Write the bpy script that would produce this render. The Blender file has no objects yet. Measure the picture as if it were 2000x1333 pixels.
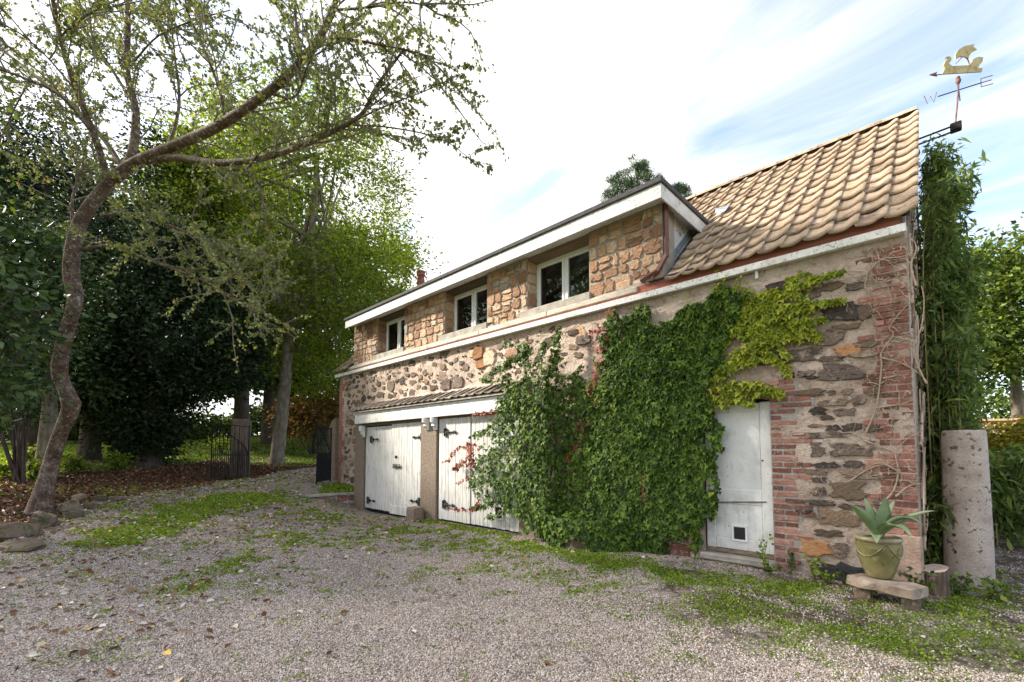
import bpy, math, random
import numpy as np
from mathutils import Matrix, Vector

# ------------------------------------------------------------------ camera, sky, sun, exposure
sc = bpy.context.scene
col = sc.collection
FPX, PITCH, SHIFT, CAMZ, YAW = 880., math.radians(3.2), 0.0837, 1.31, math.radians(45.8)
SUN_DIR = Vector((-0.85, -0.53, 0)).normalized()
SUN_EL = math.radians(33)
cd = bpy.data.cameras.new('camera'); cam = bpy.data.objects.new('camera', cd); col.objects.link(cam)
cd.sensor_width = 36; cd.lens = FPX * 36 / 2000; cd.shift_y = SHIFT; cd.clip_start = .05; cd.clip_end = 3000
fw = Vector((-math.cos(YAW), math.sin(YAW), math.tan(PITCH)))
cam.location = (0, 0, CAMZ); cam.rotation_euler = fw.to_track_quat('-Z', 'Y').to_euler()
sc.camera = cam
w = bpy.data.worlds.new('World'); sc.world = w; w.use_nodes = True
nt = w.node_tree; nt.nodes.clear()
def wn(t, **k):
    n = nt.nodes.new(t)
    for a, b in k.items(): setattr(n, a, b)
    return n
out = wn('ShaderNodeOutputWorld'); bg = wn('ShaderNodeBackground'); bg.inputs[1].default_value = .14
sky = wn('ShaderNodeTexSky', sky_type='NISHITA', sun_disc=False)
sky.sun_elevation = SUN_EL; sky.sun_rotation = math.atan2(SUN_DIR.x, SUN_DIR.y)
sky.air_density = 1.0; sky.dust_density = 1.6; sky.ozone_density = 1.5
tc = wn('ShaderNodeTexCoord')
# flatten the direction on a cloud plane so that the streaks run as real high cloud does
sep = wn('ShaderNodeSeparateXYZ'); nt.links.new(tc.outputs['Generated'], sep.inputs[0])
zz = wn('ShaderNodeMath', operation='MAXIMUM'); nt.links.new(sep.outputs[2], zz.inputs[0]); zz.inputs[1].default_value = .06
dv = []
for i in (0, 1):
    d = wn('ShaderNodeMath', operation='DIVIDE'); nt.links.new(sep.outputs[i], d.inputs[0]); nt.links.new(zz.outputs[0], d.inputs[1]); dv.append(d)
cmb = wn('ShaderNodeCombineXYZ'); nt.links.new(dv[0].outputs[0], cmb.inputs[0]); nt.links.new(dv[1].outputs[0], cmb.inputs[1])
mp = wn('ShaderNodeMapping'); mp.inputs['Rotation'].default_value = (0, 0, math.radians(35)); mp.inputs['Scale'].default_value = (.8, 1.3, 1)
nt.links.new(cmb.outputs[0], mp.inputs[0])
nz = wn('ShaderNodeTexNoise'); nz.inputs['Scale'].default_value = 1.5; nz.inputs['Detail'].default_value = 9; nz.inputs['Roughness'].default_value = .55; nz.inputs['Distortion'].default_value = .5
nt.links.new(mp.outputs[0], nz.inputs['Vector'])
# thin cloud glows whiter towards the sun
dot = wn('ShaderNodeVectorMath', operation='DOT_PRODUCT'); nt.links.new(tc.outputs['Generated'], dot.inputs[0])
dot.inputs[1].default_value = (SUN_DIR.x * math.cos(SUN_EL), SUN_DIR.y * math.cos(SUN_EL), math.sin(SUN_EL))
mr = wn('ShaderNodeMapRange'); mr.inputs[1].default_value = -.25; mr.inputs[2].default_value = .5; mr.inputs[3].default_value = -.07; mr.inputs[4].default_value = .12
nt.links.new(dot.outputs['Value'], mr.inputs[0])
ad = wn('ShaderNodeMath', operation='ADD'); nt.links.new(nz.outputs[0], ad.inputs[0]); nt.links.new(mr.outputs[0], ad.inputs[1])
cr = wn('ShaderNodeMapRange'); cr.interpolation_type = 'SMOOTHSTEP'
cr.inputs[1].default_value = .33; cr.inputs[2].default_value = .70; cr.inputs[3].default_value = .12; cr.inputs[4].default_value = 1
nt.links.new(ad.outputs[0], cr.inputs[0])
mx = wn('ShaderNodeMix', data_type='RGBA'); nt.links.new(cr.outputs[0], mx.inputs[0])
nt.links.new(sky.outputs[0], mx.inputs[6]); mx.inputs[7].default_value = (3.4, 3.36, 3.3, 1)
nt.links.new(mx.outputs[2], bg.inputs[0]); nt.links.new(bg.outputs[0], out.inputs[0])
sl = bpy.data.lights.new('sun', 'SUN'); sl.energy = 3.6; sl.angle = math.radians(4); sl.color = (1, .93, .80)
so = bpy.data.objects.new('sun', sl); col.objects.link(so); so.location = (-8, -8, 20)
sd = Vector((SUN_DIR.x * math.cos(SUN_EL), SUN_DIR.y * math.cos(SUN_EL), math.sin(SUN_EL)))
so.rotation_euler = sd.to_track_quat('Z', 'Y').to_euler()
vs = sc.view_settings
vs.view_transform = 'Standard'; vs.look = 'None'; vs.gamma = 1; vs.exposure = 1.62; vs.use_curve_mapping = False
sc.cycles.max_bounces = 6; sc.cycles.transparent_max_bounces = 8; sc.cycles.sample_clamp_indirect = 6

# ------------------------------------------------------------------ picture measurements to places
FV = np.array([-math.cos(YAW) * math.cos(PITCH), math.sin(YAW) * math.cos(PITCH), math.sin(PITCH)])
RV = np.array([math.sin(YAW), math.cos(YAW), 0.]); UV = np.cross(RV, FV); CV = np.array([0, 0, CAMZ])
def ray(u, v): return FV + RV * (u - 1000) / FPX - UV * (v - 666.5 - SHIFT * 2000) / FPX
def at(u, v, D): return CV + ray(u, v) * D                       # a point D metres deep
def onY(u, v, Y): r = ray(u, v); return CV + r * (Y / r[1])      # a point on a wall parallel to the front
def onZ(u, v, Z): r = ray(u, v); return CV + r * ((Z - CAMZ) / r[2])
def project(P):
    d = np.asarray(P) - CV; z = d @ FV
    return 1000 + FPX * (d @ RV) / np.maximum(z, .01), 666.5 + SHIFT * 2000 - FPX * (d @ UV) / np.maximum(z, .01), z
rng = np.random.default_rng(7); random.seed(7)
def U(a, b): return random.uniform(a, b)

# ------------------------------------------------------------------ helpers
def link(o, parent=None, pinv=None):
    col.objects.link(o)
    if parent is not None:
        o.parent = parent
        if parent.type == 'EMPTY': o.matrix_parent_inverse = Matrix.Translation(-parent.location)
    return o
def tag(o, label=None, cat=None, group=None, kind=None):
    if label: o['label'] = label
    if cat: o['category'] = cat
    if group: o['group'] = group
    if kind: o['kind'] = kind
    return o
def thing(name, loc, label, cat, group=None):
    o = bpy.data.objects.new(name, None); o.location = loc; o.empty_display_size = .2
    col.objects.link(o); return tag(o, label, cat, group)
def mesh_np(name, V, F, mat, parent=None, smooth=False):
    """V (n,3); F list of index arrays (m,k)"""
    me = bpy.data.meshes.new(name); V = np.asarray(V, np.float32).reshape(-1, 3)
    if isinstance(F, np.ndarray): F = [F]
    loops = np.concatenate([f.reshape(-1) for f in F]).astype(np.int32)
    sizes = np.concatenate([np.full(len(f), f.shape[1]) for f in F])
    starts = np.concatenate([[0], np.cumsum(sizes)[:-1]]).astype(np.int32)
    me.vertices.add(len(V)); me.vertices.foreach_set('co', V.reshape(-1))
    me.loops.add(len(loops)); me.loops.foreach_set('vertex_index', loops)
    me.polygons.add(len(sizes)); me.polygons.foreach_set('loop_start', starts)
    me.update(calc_edges=True); me.validate()
    if smooth: me.polygons.foreach_set('use_smooth', np.ones(len(me.polygons), bool))
    me.materials.append(mat)
    return link(bpy.data.objects.new(name, me), parent)
class MB:
    def __init__(s): s.v = []; s.f = []
    def poly(s, V, F):
        n = len(s.v); s.v += [tuple(map(float, p)) for p in V]; s.f += [tuple(i + n for i in f) for f in F]; return s
    def box(s, a, b, ch=0.):
        (x0, y0, z0), (x1, y1, z1) = a, b
        if ch <= 0:
            return s.poly([(x0,y0,z0),(x1,y0,z0),(x1,y1,z0),(x0,y1,z0),(x0,y0,z1),(x1,y0,z1),(x1,y1,z1),(x0,y1,z1)],
                          [(0,3,2,1),(4,5,6,7),(0,1,5,4),(1,2,6,5),(2,3,7,6),(3,0,4,7)])
        def octo(x0, y0, x1, y1, c, z): return [(x0+c,y0,z),(x1-c,y0,z),(x1,y0+c,z),(x1,y1-c,z),(x1-c,y1,z),(x0+c,y1,z),(x0,y1-c,z),(x0,y0+c,z)]
        c = ch; h = c * .5
        V = octo(x0+c, y0+c, x1-c, y1-c, h, z0) + octo(x0, y0, x1, y1, c, z0+c) + octo(x0, y0, x1, y1, c, z1-c) + octo(x0+c, y0+c, x1-c, y1-c, h, z1)
        F = [tuple(reversed(range(8))), tuple(range(24, 32))]
        for k in range(3):
            for j in range(8): F.append((k*8+j, k*8+(j+1) % 8, k*8+8+(j+1) % 8, k*8+8+j))
        return s.poly(V, F)
    def prism(s, pts, axis, a, b):
        """outline pts in the two other axes, extruded from a to b along axis"""
        n = len(pts)
        def mk(p, t):
            p = list(p); p.insert(axis, t); return p
        return s.poly([mk(p, a) for p in pts] + [mk(p, b) for p in pts],
                      [tuple(range(n)), tuple(reversed(range(n, 2*n)))] + [(i, i+n, (i+1) % n + n, (i+1) % n) for i in range(n)])
    def tube(s, path, rad, n=8, cap=True):
        P = np.array(path, float); m = len(P)
        if np.isscalar(rad): rad = [rad] * m
        T = np.gradient(P, axis=0); T /= np.linalg.norm(T, axis=1)[:, None] + 1e-9
        ref = np.array([0, 0, 1.]) if abs(T[0][2]) < .9 else np.array([1., 0, 0])
        A = np.cross(T[0], ref); A /= np.linalg.norm(A); V = []
        for i in range(m):
            A = A - T[i] * (A @ T[i]); A /= np.linalg.norm(A) + 1e-9; B = np.cross(T[i], A)
            for k in range(n):
                a = 2 * math.pi * k / n; V.append(P[i] + rad[i] * (math.cos(a) * A + math.sin(a) * B))
        F = [(i*n+k, i*n+(k+1) % n, (i+1)*n+(k+1) % n, (i+1)*n+k) for i in range(m-1) for k in range(n)]
        if cap: F += [tuple(reversed(range(n))), tuple(range((m-1)*n, m*n))]
        return s.poly(V, F)
    def lathe(s, prof, c, n=24, jit=0.):
        V = []; m = len(prof)
        for r, z in prof:
            for k in range(n):
                a = 2 * math.pi * k / n; rr = r * (1 + (U(-jit, jit) if jit else 0)); V.append((c[0] + rr * math.cos(a), c[1] + rr * math.sin(a), c[2] + z))
        F = [(i*n+k, i*n+(k+1) % n, (i+1)*n+(k+1) % n, (i+1)*n+k) for i in range(m-1) for k in range(n)]
        F += [tuple(reversed(range(n))), tuple(range((m-1)*n, m*n))]
        return s.poly(V, F)
    def mesh(s, name, mat, smooth=False, fix=True):
        me = bpy.data.meshes.new(name); me.from_pydata(s.v, [], s.f)
        if fix:
            import bmesh
            bm = bmesh.new(); bm.from_mesh(me); bmesh.ops.recalc_face_normals(bm, faces=bm.faces); bm.to_mesh(me); bm.free()
        me.materials.append(mat)
        if smooth: me.polygons.foreach_set('use_smooth', [True] * len(me.polygons))
        return me
    def build(s, name, mat, parent=None, smooth=False, fix=True):
        return link(bpy.data.objects.new(name, s.mesh(name, mat, smooth, fix)), parent)
def piece(name, me, parent, loc, scale=(1,1,1), rot=(0,0,0)):
    o = bpy.data.objects.new(name, me); o.location = loc; o.scale = scale; o.rotation_euler = rot
    return link(o, parent)
def smooth_path(pts, k=6):
    P = np.array(pts, float)
    if len(P) < 3: return P
    Q = np.vstack([2*P[0]-P[1], P, 2*P[-1]-P[-2]]); res = []
    for i in range(1, len(Q)-2):
        for t in np.linspace(0, 1, k, endpoint=False):
            a, b, c, d = Q[i-1], Q[i], Q[i+1], Q[i+2]
            res.append(.5*((2*b)+(-a+c)*t+(2*a-5*b+4*c-d)*t*t+(-a+3*b-3*c+d)*t**3))
    res.append(P[-1]); return np.array(res)

# ------------------------------------------------------------------ materials
class NT:
    def __init__(s, m): s.m = m; m.use_nodes = True; s.t = m.node_tree; s.t.nodes.clear()
    def n(s, t, ins=None, **k):
        x = s.t.nodes.new(t)
        for a, b in k.items(): setattr(x, a, b)
        for a, b in (ins or {}).items():
            if hasattr(b, 'is_linked') or hasattr(b, 'links'): s.t.links.new(b, x.inputs[a])
            else: x.inputs[a].default_value = b
        return x
def c4(c): return (*c, 1) if len(c) == 3 else c
def ramp(T, fac, stops):
    r = T.n('ShaderNodeValToRGB', {0: fac}); e = r.color_ramp.elements
    while len(e) < len(stops): e.new(.5)
    for i, (p, c) in enumerate(stops): e[i].position = p; e[i].color = c4(c)
    return r.outputs[0]
def mixc(T, fac, a, b, blend='MIX'):
    n = T.n('ShaderNodeMix', data_type='RGBA', blend_type=blend)
    for i, x in ((0, fac), (6, a), (7, b)):
        if hasattr(x, 'links'): T.t.links.new(x, n.inputs[i])
        else: n.inputs[i].default_value = x if i == 0 else c4(x)
    return n.outputs[2]
def noise(T, vec, scale, detail=4, rough=.55, out=0, dist=0):
    return T.n('ShaderNodeTexNoise', {'Vector': vec, 'Scale': scale, 'Detail': detail, 'Roughness': rough, 'Distortion': dist}).outputs[out]
MATS = {}
def mat(name, stops, scale=6, rough=.85, bump=.3, bscale=40, bdist=.02, rnd=None, rndamt=.35, specks=None, stretch=None, spec=.3, trans=0., metal=0., detail=5, coat=0, hue=0.):
    if name in MATS: return MATS[name]
    m = bpy.data.materials.new(name); MATS[name] = m; T = NT(m)
    geo = T.n('ShaderNodeNewGeometry'); vec = geo.outputs['Position']
    if stretch: vec = T.n('ShaderNodeMapping', {0: vec, 3: stretch}).outputs[0]
    if isinstance(stops[0], (float, int)): stops = [(0, stops), (1, stops)]
    r = None
    if rnd: r = geo.outputs['Random Per Island'] if rnd == 'island' else T.n('ShaderNodeObjectInfo').outputs['Random']
    fac = noise(T, vec, scale, detail)
    fac = T.n('ShaderNodeMapRange', {0: fac, 1: .3, 2: .7}).outputs[0]
    if rnd == 'island' or rnd == 'objmix':
        fac = T.n('ShaderNodeMix', {0: .75, 2: fac, 3: r}).outputs[0]
    c = ramp(T, fac, stops)
    for sp in specks or []:
        cc, ssc, lo, hi = sp[:4]
        v2 = geo.outputs['Position']
        if len(sp) > 4: v2 = T.n('ShaderNodeMapping', {0: v2, 3: sp[4]}).outputs[0]
        f = T.n('ShaderNodeMapRange', {0: noise(T, v2, ssc, 5, .65), 1: lo, 2: hi}).outputs[0]
        c = mixc(T, f, c, cc)
    if r is not None:
        h = T.n('ShaderNodeHueSaturation', {'Color': c})
        T.t.links.new(T.n('ShaderNodeMapRange', {0: r, 3: 1 - rndamt, 4: 1 + rndamt}).outputs[0], h.inputs['Value'])
        if hue:
            fr = T.n('ShaderNodeMath', {0: r, 1: 7.31}, operation='MULTIPLY').outputs[0]
            fr = T.n('ShaderNodeMath', {0: fr}, operation='FRACT').outputs[0]
            T.t.links.new(T.n('ShaderNodeMapRange', {0: fr, 3: .5 - hue, 4: .5 + hue}).outputs[0], h.inputs['Hue'])
        c = h.outputs[0]
    b = T.n('ShaderNodeBsdfPrincipled', {'Base Color': c, 'Roughness': rough, 'Specular IOR Level': spec, 'Metallic': metal, 'Coat Weight': coat})
    if bump:
        bn = noise(T, vec, bscale, 6, .6)
        T.t.links.new(T.n('ShaderNodeBump', {'Height': bn, 'Strength': bump, 'Distance': bdist}).outputs[0], b.inputs['Normal'])
    sh = b.outputs[0]
    if trans:
        tr = T.n('ShaderNodeBsdfTranslucent', {'Color': mixc(T, 1., c, (1., 1.0, .55), 'MULTIPLY')})
        sh = T.n('ShaderNodeMixShader', {0: trans, 1: sh, 2: tr.outputs[0]}).outputs[0]
    T.n('ShaderNodeOutputMaterial', {0: sh})
    return m
def leafmat(name, stops, trans=.4, rndamt=.3, rough=.55, hue=.0, spec=.25):
    return mat(name, stops, scale=1.2, rough=rough, bump=0, rnd='island', rndamt=rndamt, trans=trans, hue=hue, spec=spec, detail=2)

# ------------------------------------------------------------------ the lie of the land
CP = [(0,0,-.25),(-2.3,2.3,-.24),(-4.8,-.2,-.2),(.3,4.7,-.21),(3,5,-.2),(2.5,9,-.1),(.1,7.2,-.2),(-1.1,6.3,-.19),(-.85,5.7,-.165),(-.3,5.85,-.165),(-2.2,6.2,-.17),(-4.1,5.8,-.23),(-5.2,6.,-.24),
      (-6,6.1,-.23),(-7.3,6.1,-.23),(-9.1,6.1,-.26),(-11.6,6.1,-.28),(-9,9,-.1),(-3,11,-.1),(3,14,.1),(0,20,.6),(-6,-6,.0),(2,-4,-.2),(6,0,-.2),(-1,-2,-.25),
      (-12,8.5,.1),(-9,3.5,-.22),(-6,2.5,-.23)]
for u, v, D in [(620,977,11.9),(703,994,13.1),(655,986,12.4),(700,1015,11),(617,945,13),(410,942,15),(485,935,15),(540,907,19),(290,912,17),(80,1000,9),(20,1052,7.2),(0,965,9.5),(180,985,10),(330,1000,9.6),(480,985,10.5),(560,975,12),
                (200,868,32),(450,862,32),(620,850,34),(0,880,22),(150,905,16),(380,922,15.5),(-300,960,12),(-300,1100,6)]:
    CP.append(tuple(at(u, v, D)))
CP += [(-60,10,3),(-60,40,4),(-30,50,4.5),(-50,-30,2),(-20,-25,1),(20,40,3)]
CP = np.array(CP)
def _phi(r2): return np.where(r2 > 0, .5 * r2 * np.log(np.maximum(r2, 1e-9)), 0)
_n = len(CP); _A = np.zeros((_n+3, _n+3)); _d = ((CP[:, None, :2] - CP[None, :, :2])**2).sum(-1)
_A[:_n, :_n] = _phi(_d) + np.eye(_n) * .6; _A[:_n, _n] = 1; _A[:_n, _n+1:] = CP[:, :2]; _A[_n, :_n] = 1; _A[_n+1:, :_n] = CP[:, :2].T
_W = np.linalg.solve(_A, np.r_[CP[:, 2], 0, 0, 0])
def zg(x, y):
    x = np.clip(np.asarray(x, float), -55, 18); y = np.clip(np.asarray(y, float), -25, 45); sh = x.shape
    x = x.reshape(-1); y = y.reshape(-1); res = np.zeros(len(x))
    for i in range(0, len(x), 20000):
        xx = x[i:i+20000]; yy = y[i:i+20000]
        r2 = (xx[:, None] - CP[None, :, 0])**2 + (yy[:, None] - CP[None, :, 1])**2
        res[i:i+20000] = _phi(r2) @ _W[:_n] + _W[_n] + _W[_n+1]*xx + _W[_n+2]*yy
    return res.reshape(sh) if sh else float(res[0])
_DS = np.concatenate([np.linspace(1.5, 20, 500), np.linspace(20.1, 70, 300)])
def G(u, v):
    """where the line of sight through a pixel meets the ground"""
    P = CV[None] + ray(u, v)[None] * _DS[:, None]; h = P[:, 2] - zg(P[:, 0], P[:, 1]); i = int(np.argmax(h < 0))
    if h[i] >= 0: i = len(h) - 1
    p = P[i]; return np.array([p[0], p[1], zg(p[0], p[1])])
def seg_d(px, py, poly):
    """distance in the picture from points to a polyline"""
    best = np.full(px.shape, 1e9)
    for (x0, y0), (x1, y1) in zip(poly[:-1], poly[1:]):
        dx, dy = x1-x0, y1-y0; t = np.clip(((px-x0)*dx + (py-y0)*dy) / (dx*dx+dy*dy+1e-9), 0, 1)
        best = np.minimum(best, np.hypot(px-x0-t*dx, py-y0-t*dy))
    return best
def inpoly(px, py, poly):
    c = np.zeros(px.shape, bool); n = len(poly)
    for i in range(n):
        x0, y0 = poly[i]; x1, y1 = poly[i-1]
        if y0 == y1: continue
        c ^= ((y0 > py) != (y1 > py)) & (px < (x1-x0) * (py-y0) / (y1-y0) + x0)
    return c
_gv = {}
def vnoise(x, y, s, seed=0):
    """smooth value noise 0..1"""
    if seed not in _gv: _gv[seed] = np.random.default_rng(seed + 99).random((64, 64))
    g = _gv[seed]; x = np.asarray(x)*s; y = np.asarray(y)*s; ix = np.floor(x).astype(int); iy = np.floor(y).astype(int); fx = x-ix; fy = y-iy
    fx = fx*fx*(3-2*fx); fy = fy*fy*(3-2*fy)
    a = g[ix % 64, iy % 64]; b = g[(ix+1) % 64, iy % 64]; c = g[ix % 64, (iy+1) % 64]; d = g[(ix+1) % 64, (iy+1) % 64]
    return (a*(1-fx)+b*fx)*(1-fy)+(c*(1-fx)+d*fx)*fy
MOSS = [tuple(G(u, v)[:2]) + (r, k) for u, v, r, k in [
    (220,1062,.35,.9),(270,1040,.5,1),(330,1015,.5,1),(390,992,.6,1),(450,978,.6,1),(510,975,.5,.8),(440,1115,.3,.7),(470,1095,.3,.5),(360,1150,.25,.7),(335,1170,.2,.7),(150,1285,.2,.8),(200,1265,.15,.7),
    (835,1017,.22,1),(870,1020,.22,1),(905,1025,.25,1),(945,1033,.25,1),(970,1040,.2,.9),(1020,1060,.2,.7),(1050,1075,.3,.8),(1110,1080,.3,1),(1160,1090,.35,1),(1210,1100,.35,1),(1260,1105,.2,.7),
    (1330,1130,.3,.9),(1400,1138,.3,.9),(1480,1140,.25,.9),(1540,1150,.3,1),(1470,1190,.28,.9),(1420,1200,.25,.8),(1590,1180,.25,.7),(1560,1225,.3,.8),(1640,1235,.3,.9),(1720,1255,.35,.9),(1800,1245,.35,.9),(1900,1235,.35,1),(1960,1260,.3,.9),(1700,1195,.25,.8),(1780,1200,.25,.8),(1860,1195,.25,.9),(1930,1180,.25,.8),(1600,1285,.3,.6),(1750,1310,.3,.6),(1500,1255,.3,.5),(1880,1300,.3,.6),
    (1000,1080,.5,.35),(1100,1130,.7,.3),(1200,1170,.7,.35),(1300,1200,.6,.35),(1150,1250,.6,.2),(1330,1290,.5,.25),(900,1060,.5,.35),(800,1040,.5,.3),(720,1060,.6,.25),(620,1060,.6,.3),(560,1050,.5,.3),(650,1010,.5,.3),(960,1110,.6,.25),(480,1150,.4,.3)]]
SOIL = [tuple(G(u, v)[:2]) + (r, k) for u, v, r, k in [(1380,1175,.45,1),(1450,1170,.5,1),(1540,1200,.5,.9),(1680,1170,.5,1),(1820,1190,.5,1),(1430,1245,.35,.9),(1340,1210,.3,.8),(1270,1105,.3,.8),(1620,1205,.5,.9),(1500,1165,.4,.9),(1900,1200,.6,1),(1760,1220,.5,.9),(1990,1230,.6,1),(1700,1290,.35,.6),(1850,1280,.35,.6),(1320,1105,.4,.8),(1560,1135,.5,.8),(1950,1160,.6,1)]]
MOSS = [(a, b_, r*1.3, k) for a, b_, r, k in MOSS]
def blobs(x, y, L):
    s = np.zeros(np.shape(x))
    for bx, by, r, k in L: s = np.maximum(s, k * np.exp(-((x-bx)**2 + (y-by)**2) / (r*r)))
    return s
def zones(x, y):
    z = zg(x, y); u, v, d = project(np.stack([x, y, z], -1)); front = d > .5
    n1 = vnoise(x, y, .8, 1) - .5; n2 = vnoise(x, y, 3, 2) - .5
    edge = np.interp(u, [-400, 0, 150, 260, 380, 470, 560, 640], [985, 932, 922, 912, 905, 906, 908, 896])
    lawn = np.where(front & (u < 680) & ((v < edge + n1*22) | (d > 34)), 1., 0.)
    drive = np.interp(u, [-400, 0, 60, 160, 300, 420, 520, 640], [1250, 1062, 1035, 985, 962, 945, 925, 905])
    lit = np.where(front & (u < 640) & (v < drive + n1*10 + n2*6), 1., 0.) * (1 - lawn)
    far = (~front) | (u < -300)
    lawn = np.where(far, .6, lawn); lit = np.where(far, .5, lit)
    damp = inpoly(u + n2*60, v + n1*40, [(1280,1098),(1500,1118),(1700,1160),(2200,1150),(2300,1400),(1960,1330),(1750,1285),(1560,1275),(1420,1245),(1320,1205)]) & front
    moss = np.maximum(blobs(x, y, MOSS), np.where(damp, .38 + .5*n1, 0)); soil = np.maximum(np.maximum(blobs(x, y, SOIL), np.where(damp, .8 + .5*n2, 0)), np.where((y > 6.2) & (x > -.4), .9, 0))
    return moss, lawn, lit, soil
def build_ground():
    n = 430; t = np.linspace(-5.1, 5.1, n); gx = -5.5 + 6.2*np.sinh(t); gy = 3.5 + 6.2*np.sinh(t)
    X, Y = np.meshgrid(gx, gy, indexing='ij'); Z = zg(X, Y) + (vnoise(X, Y, 1.3, 3) - .5)*.035 + (vnoise(X, Y, 4, 4) - .5)*.012
    idx = np.arange(n*n).reshape(n, n)
    F = np.stack([idx[:-1, :-1], idx[1:, :-1], idx[1:, 1:], idx[:-1, 1:]], -1).reshape(-1, 4)
    m, l, li, s = zones(X.reshape(-1), Y.reshape(-1))
    M = bpy.data.materials.new('gravel_ground'); T = NT(M); pos = T.n('ShaderNodeNewGeometry').outputs['Position']
    at_ = T.n('ShaderNodeAttribute', attribute_name='zone'); sp = T.n('ShaderNodeSeparateColor', {0: at_.outputs['Color']})
    vo = T.n('ShaderNodeTexVoronoi', {'Vector': pos, 'Scale': 56., 'Randomness': 1.}); vo2 = T.n('ShaderNodeTexVoronoi', {'Vector': pos, 'Scale': 56., 'Randomness': 1.}, feature='DISTANCE_TO_EDGE')
    sepv = T.n('ShaderNodeSeparateColor', {0: vo.outputs['Color']})
    gr = ramp(T, sepv.outputs[0], [(0, (.15, .115, .098)), (.3, (.31, .25, .215)), (.6, (.40, .325, .28)), (.85, (.50, .425, .375)), (1, (.62, .57, .53))])
    gr = mixc(T, T.n('ShaderNodeMapRange', {0: vo2.outputs['Distance'], 1: .0, 2: .10, 3: .75, 4: 0}).outputs[0], gr, (.07, .055, .048))
    big = noise(T, pos, .9, 4); gr = mixc(T, T.n('ShaderNodeMapRange', {0: big, 1: .35, 2: .7, 3: 0, 4: .45}).outputs[0], gr, (.20, .165, .145))
    fine = noise(T, pos, 30, 6, .7); mid = noise(T, pos, 7, 5, .6)
    soilc = ramp(T, fine, [(.3, (.035, .025, .018)), (.6, (.09, .068, .05)), (.8, (.16, .125, .10))])
    mossc = ramp(T, fine, [(.3, (.05, .075, .012)), (.55, (.10, .155, .018)), (.75, (.16, .21, .035))])
    lawnc = ramp(T, mid, [(.3, (.07, .095, .02)), (.5, (.12, .165, .025)), (.62, (.18, .21, .035)), (.75, (.18, .14, .06))])
    litc = ramp(T, fine, [(.3, (.03, .018, .012)), (.5, (.09, .045, .025)), (.65, (.17, .085, .045)), (.8, (.26, .16, .10))])
    def th(val, lo=.42, hi=.58):
        a = T.n('ShaderNodeMath', {0: val, 1: noise(T, pos, 11, 6, .65)}, operation='ADD').outputs[0]
        return T.n('ShaderNodeMapRange', {0: a, 1: lo + .5, 2: hi + .5}).outputs[0]
    c = mixc(T, th(T.n('ShaderNodeMath', {0: at_.outputs['Alpha'], 1: .75}, operation='MULTIPLY').outputs[0], .5, .75), gr, soilc)
    c = mixc(T, th(T.n('ShaderNodeMath', {0: sp.outputs[0], 1: .6}, operation='MULTIPLY').outputs[0], .46, .7), c, mossc)
    c = mixc(T, th(sp.outputs[2]), c, litc); c = mixc(T, th(sp.outputs[1]), c, lawnc)
    b = T.n('ShaderNodeBsdfPrincipled', {'Base Color': c, 'Roughness': .9, 'Specular IOR Level': .2})
    hb = T.n('ShaderNodeMath', {0: vo2.outputs['Distance'], 1: .35}, operation='MINIMUM').outputs[0]
    T.t.links.new(T.n('ShaderNodeBump', {'Height': hb, 'Strength': .9, 'Distance': .03}).outputs[0], b.inputs['Normal'])
    T.n('ShaderNodeOutputMaterial', {0: b.outputs[0]})
    o = mesh_np('ground', np.stack([X, Y, Z], -1), F, M, smooth=True); tag(o, 'pinkish grey gravel drive with moss, soil and lawn beyond', 'ground', kind='structure')
    a = o.data.attributes.new('zone', 'FLOAT_COLOR', 'POINT'); a.data.foreach_set('color', np.stack([m, l, li, s], -1).astype(np.float32).reshape(-1))
build_ground()

# ------------------------------------------------------------------ the stone house
YF = 6.47; XL, XR = -14.0, -.27; EZ = 3.70
M_mortar = mat('lime_mortar', [(0, (.30, .22, .175)), (.35, (.44, .34, .28)), (.7, (.53, .42, .35)), (1, (.60, .50, .43))], scale=1.8, bump=.9, bscale=20, bdist=.04, detail=9, specks=[((.22, .155, .125), 11, .55, .72), ((.64, .57, .51), 16, .58, .72), ((.38, .24, .17), 4, .60, .76)])
M_dstone = mat('dark_rubble_stone', [(0, (.06, .048, .045)), (.4, (.125, .095, .082)), (.7, (.185, .135, .105)), (1, (.24, .17, .12))], scale=9, rnd='objmix', rndamt=.35, bump=1, bscale=30, bdist=.03, detail=9, specks=[((.30, .24, .20), 25, .56, .70), ((.03, .026, .026), 14, .54, .66, (1, 1, 3)), ((.38, .295, .24), 7, .55, .68)])
M_bstone = mat('brown_rubble_stone', [(0, (.10, .072, .055)), (.5, (.16, .115, .082)), (1, (.23, .155, .10))], scale=8, rnd='objmix', rndamt=.3, bump=1, bscale=30, bdist=.03, detail=9, specks=[((.12, .09, .08), 18, .58, .72)])
M_ostone = mat('orange_granite_stone', [(0, (.30, .14, .06)), (.5, (.42, .21, .095)), (1, (.52, .31, .16))], scale=8, rnd='objmix', rndamt=.25, bump=.7, bscale=30, specks=[((.25, .11, .06), 20, .56, .72)])
M_pink = mat('pink_granite_block', [(0, (.27, .14, .085)), (.3, (.41, .225, .135)), (.5, (.48, .30, .185)), (.75, (.52, .365, .25)), (1, (.53, .43, .35))], scale=5, rnd='objmix', rndamt=.24, bump=.9, bscale=32, bdist=.03, detail=8, specks=[((.22, .12, .08), 24, .54, .68), ((.62, .49, .37), 40, .56, .70)])
M_joint = mat('grey_ribbon_mortar', [(0, (.26, .215, .18)), (1, (.42, .355, .30))], scale=9, bump=.6, bscale=60)
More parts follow.
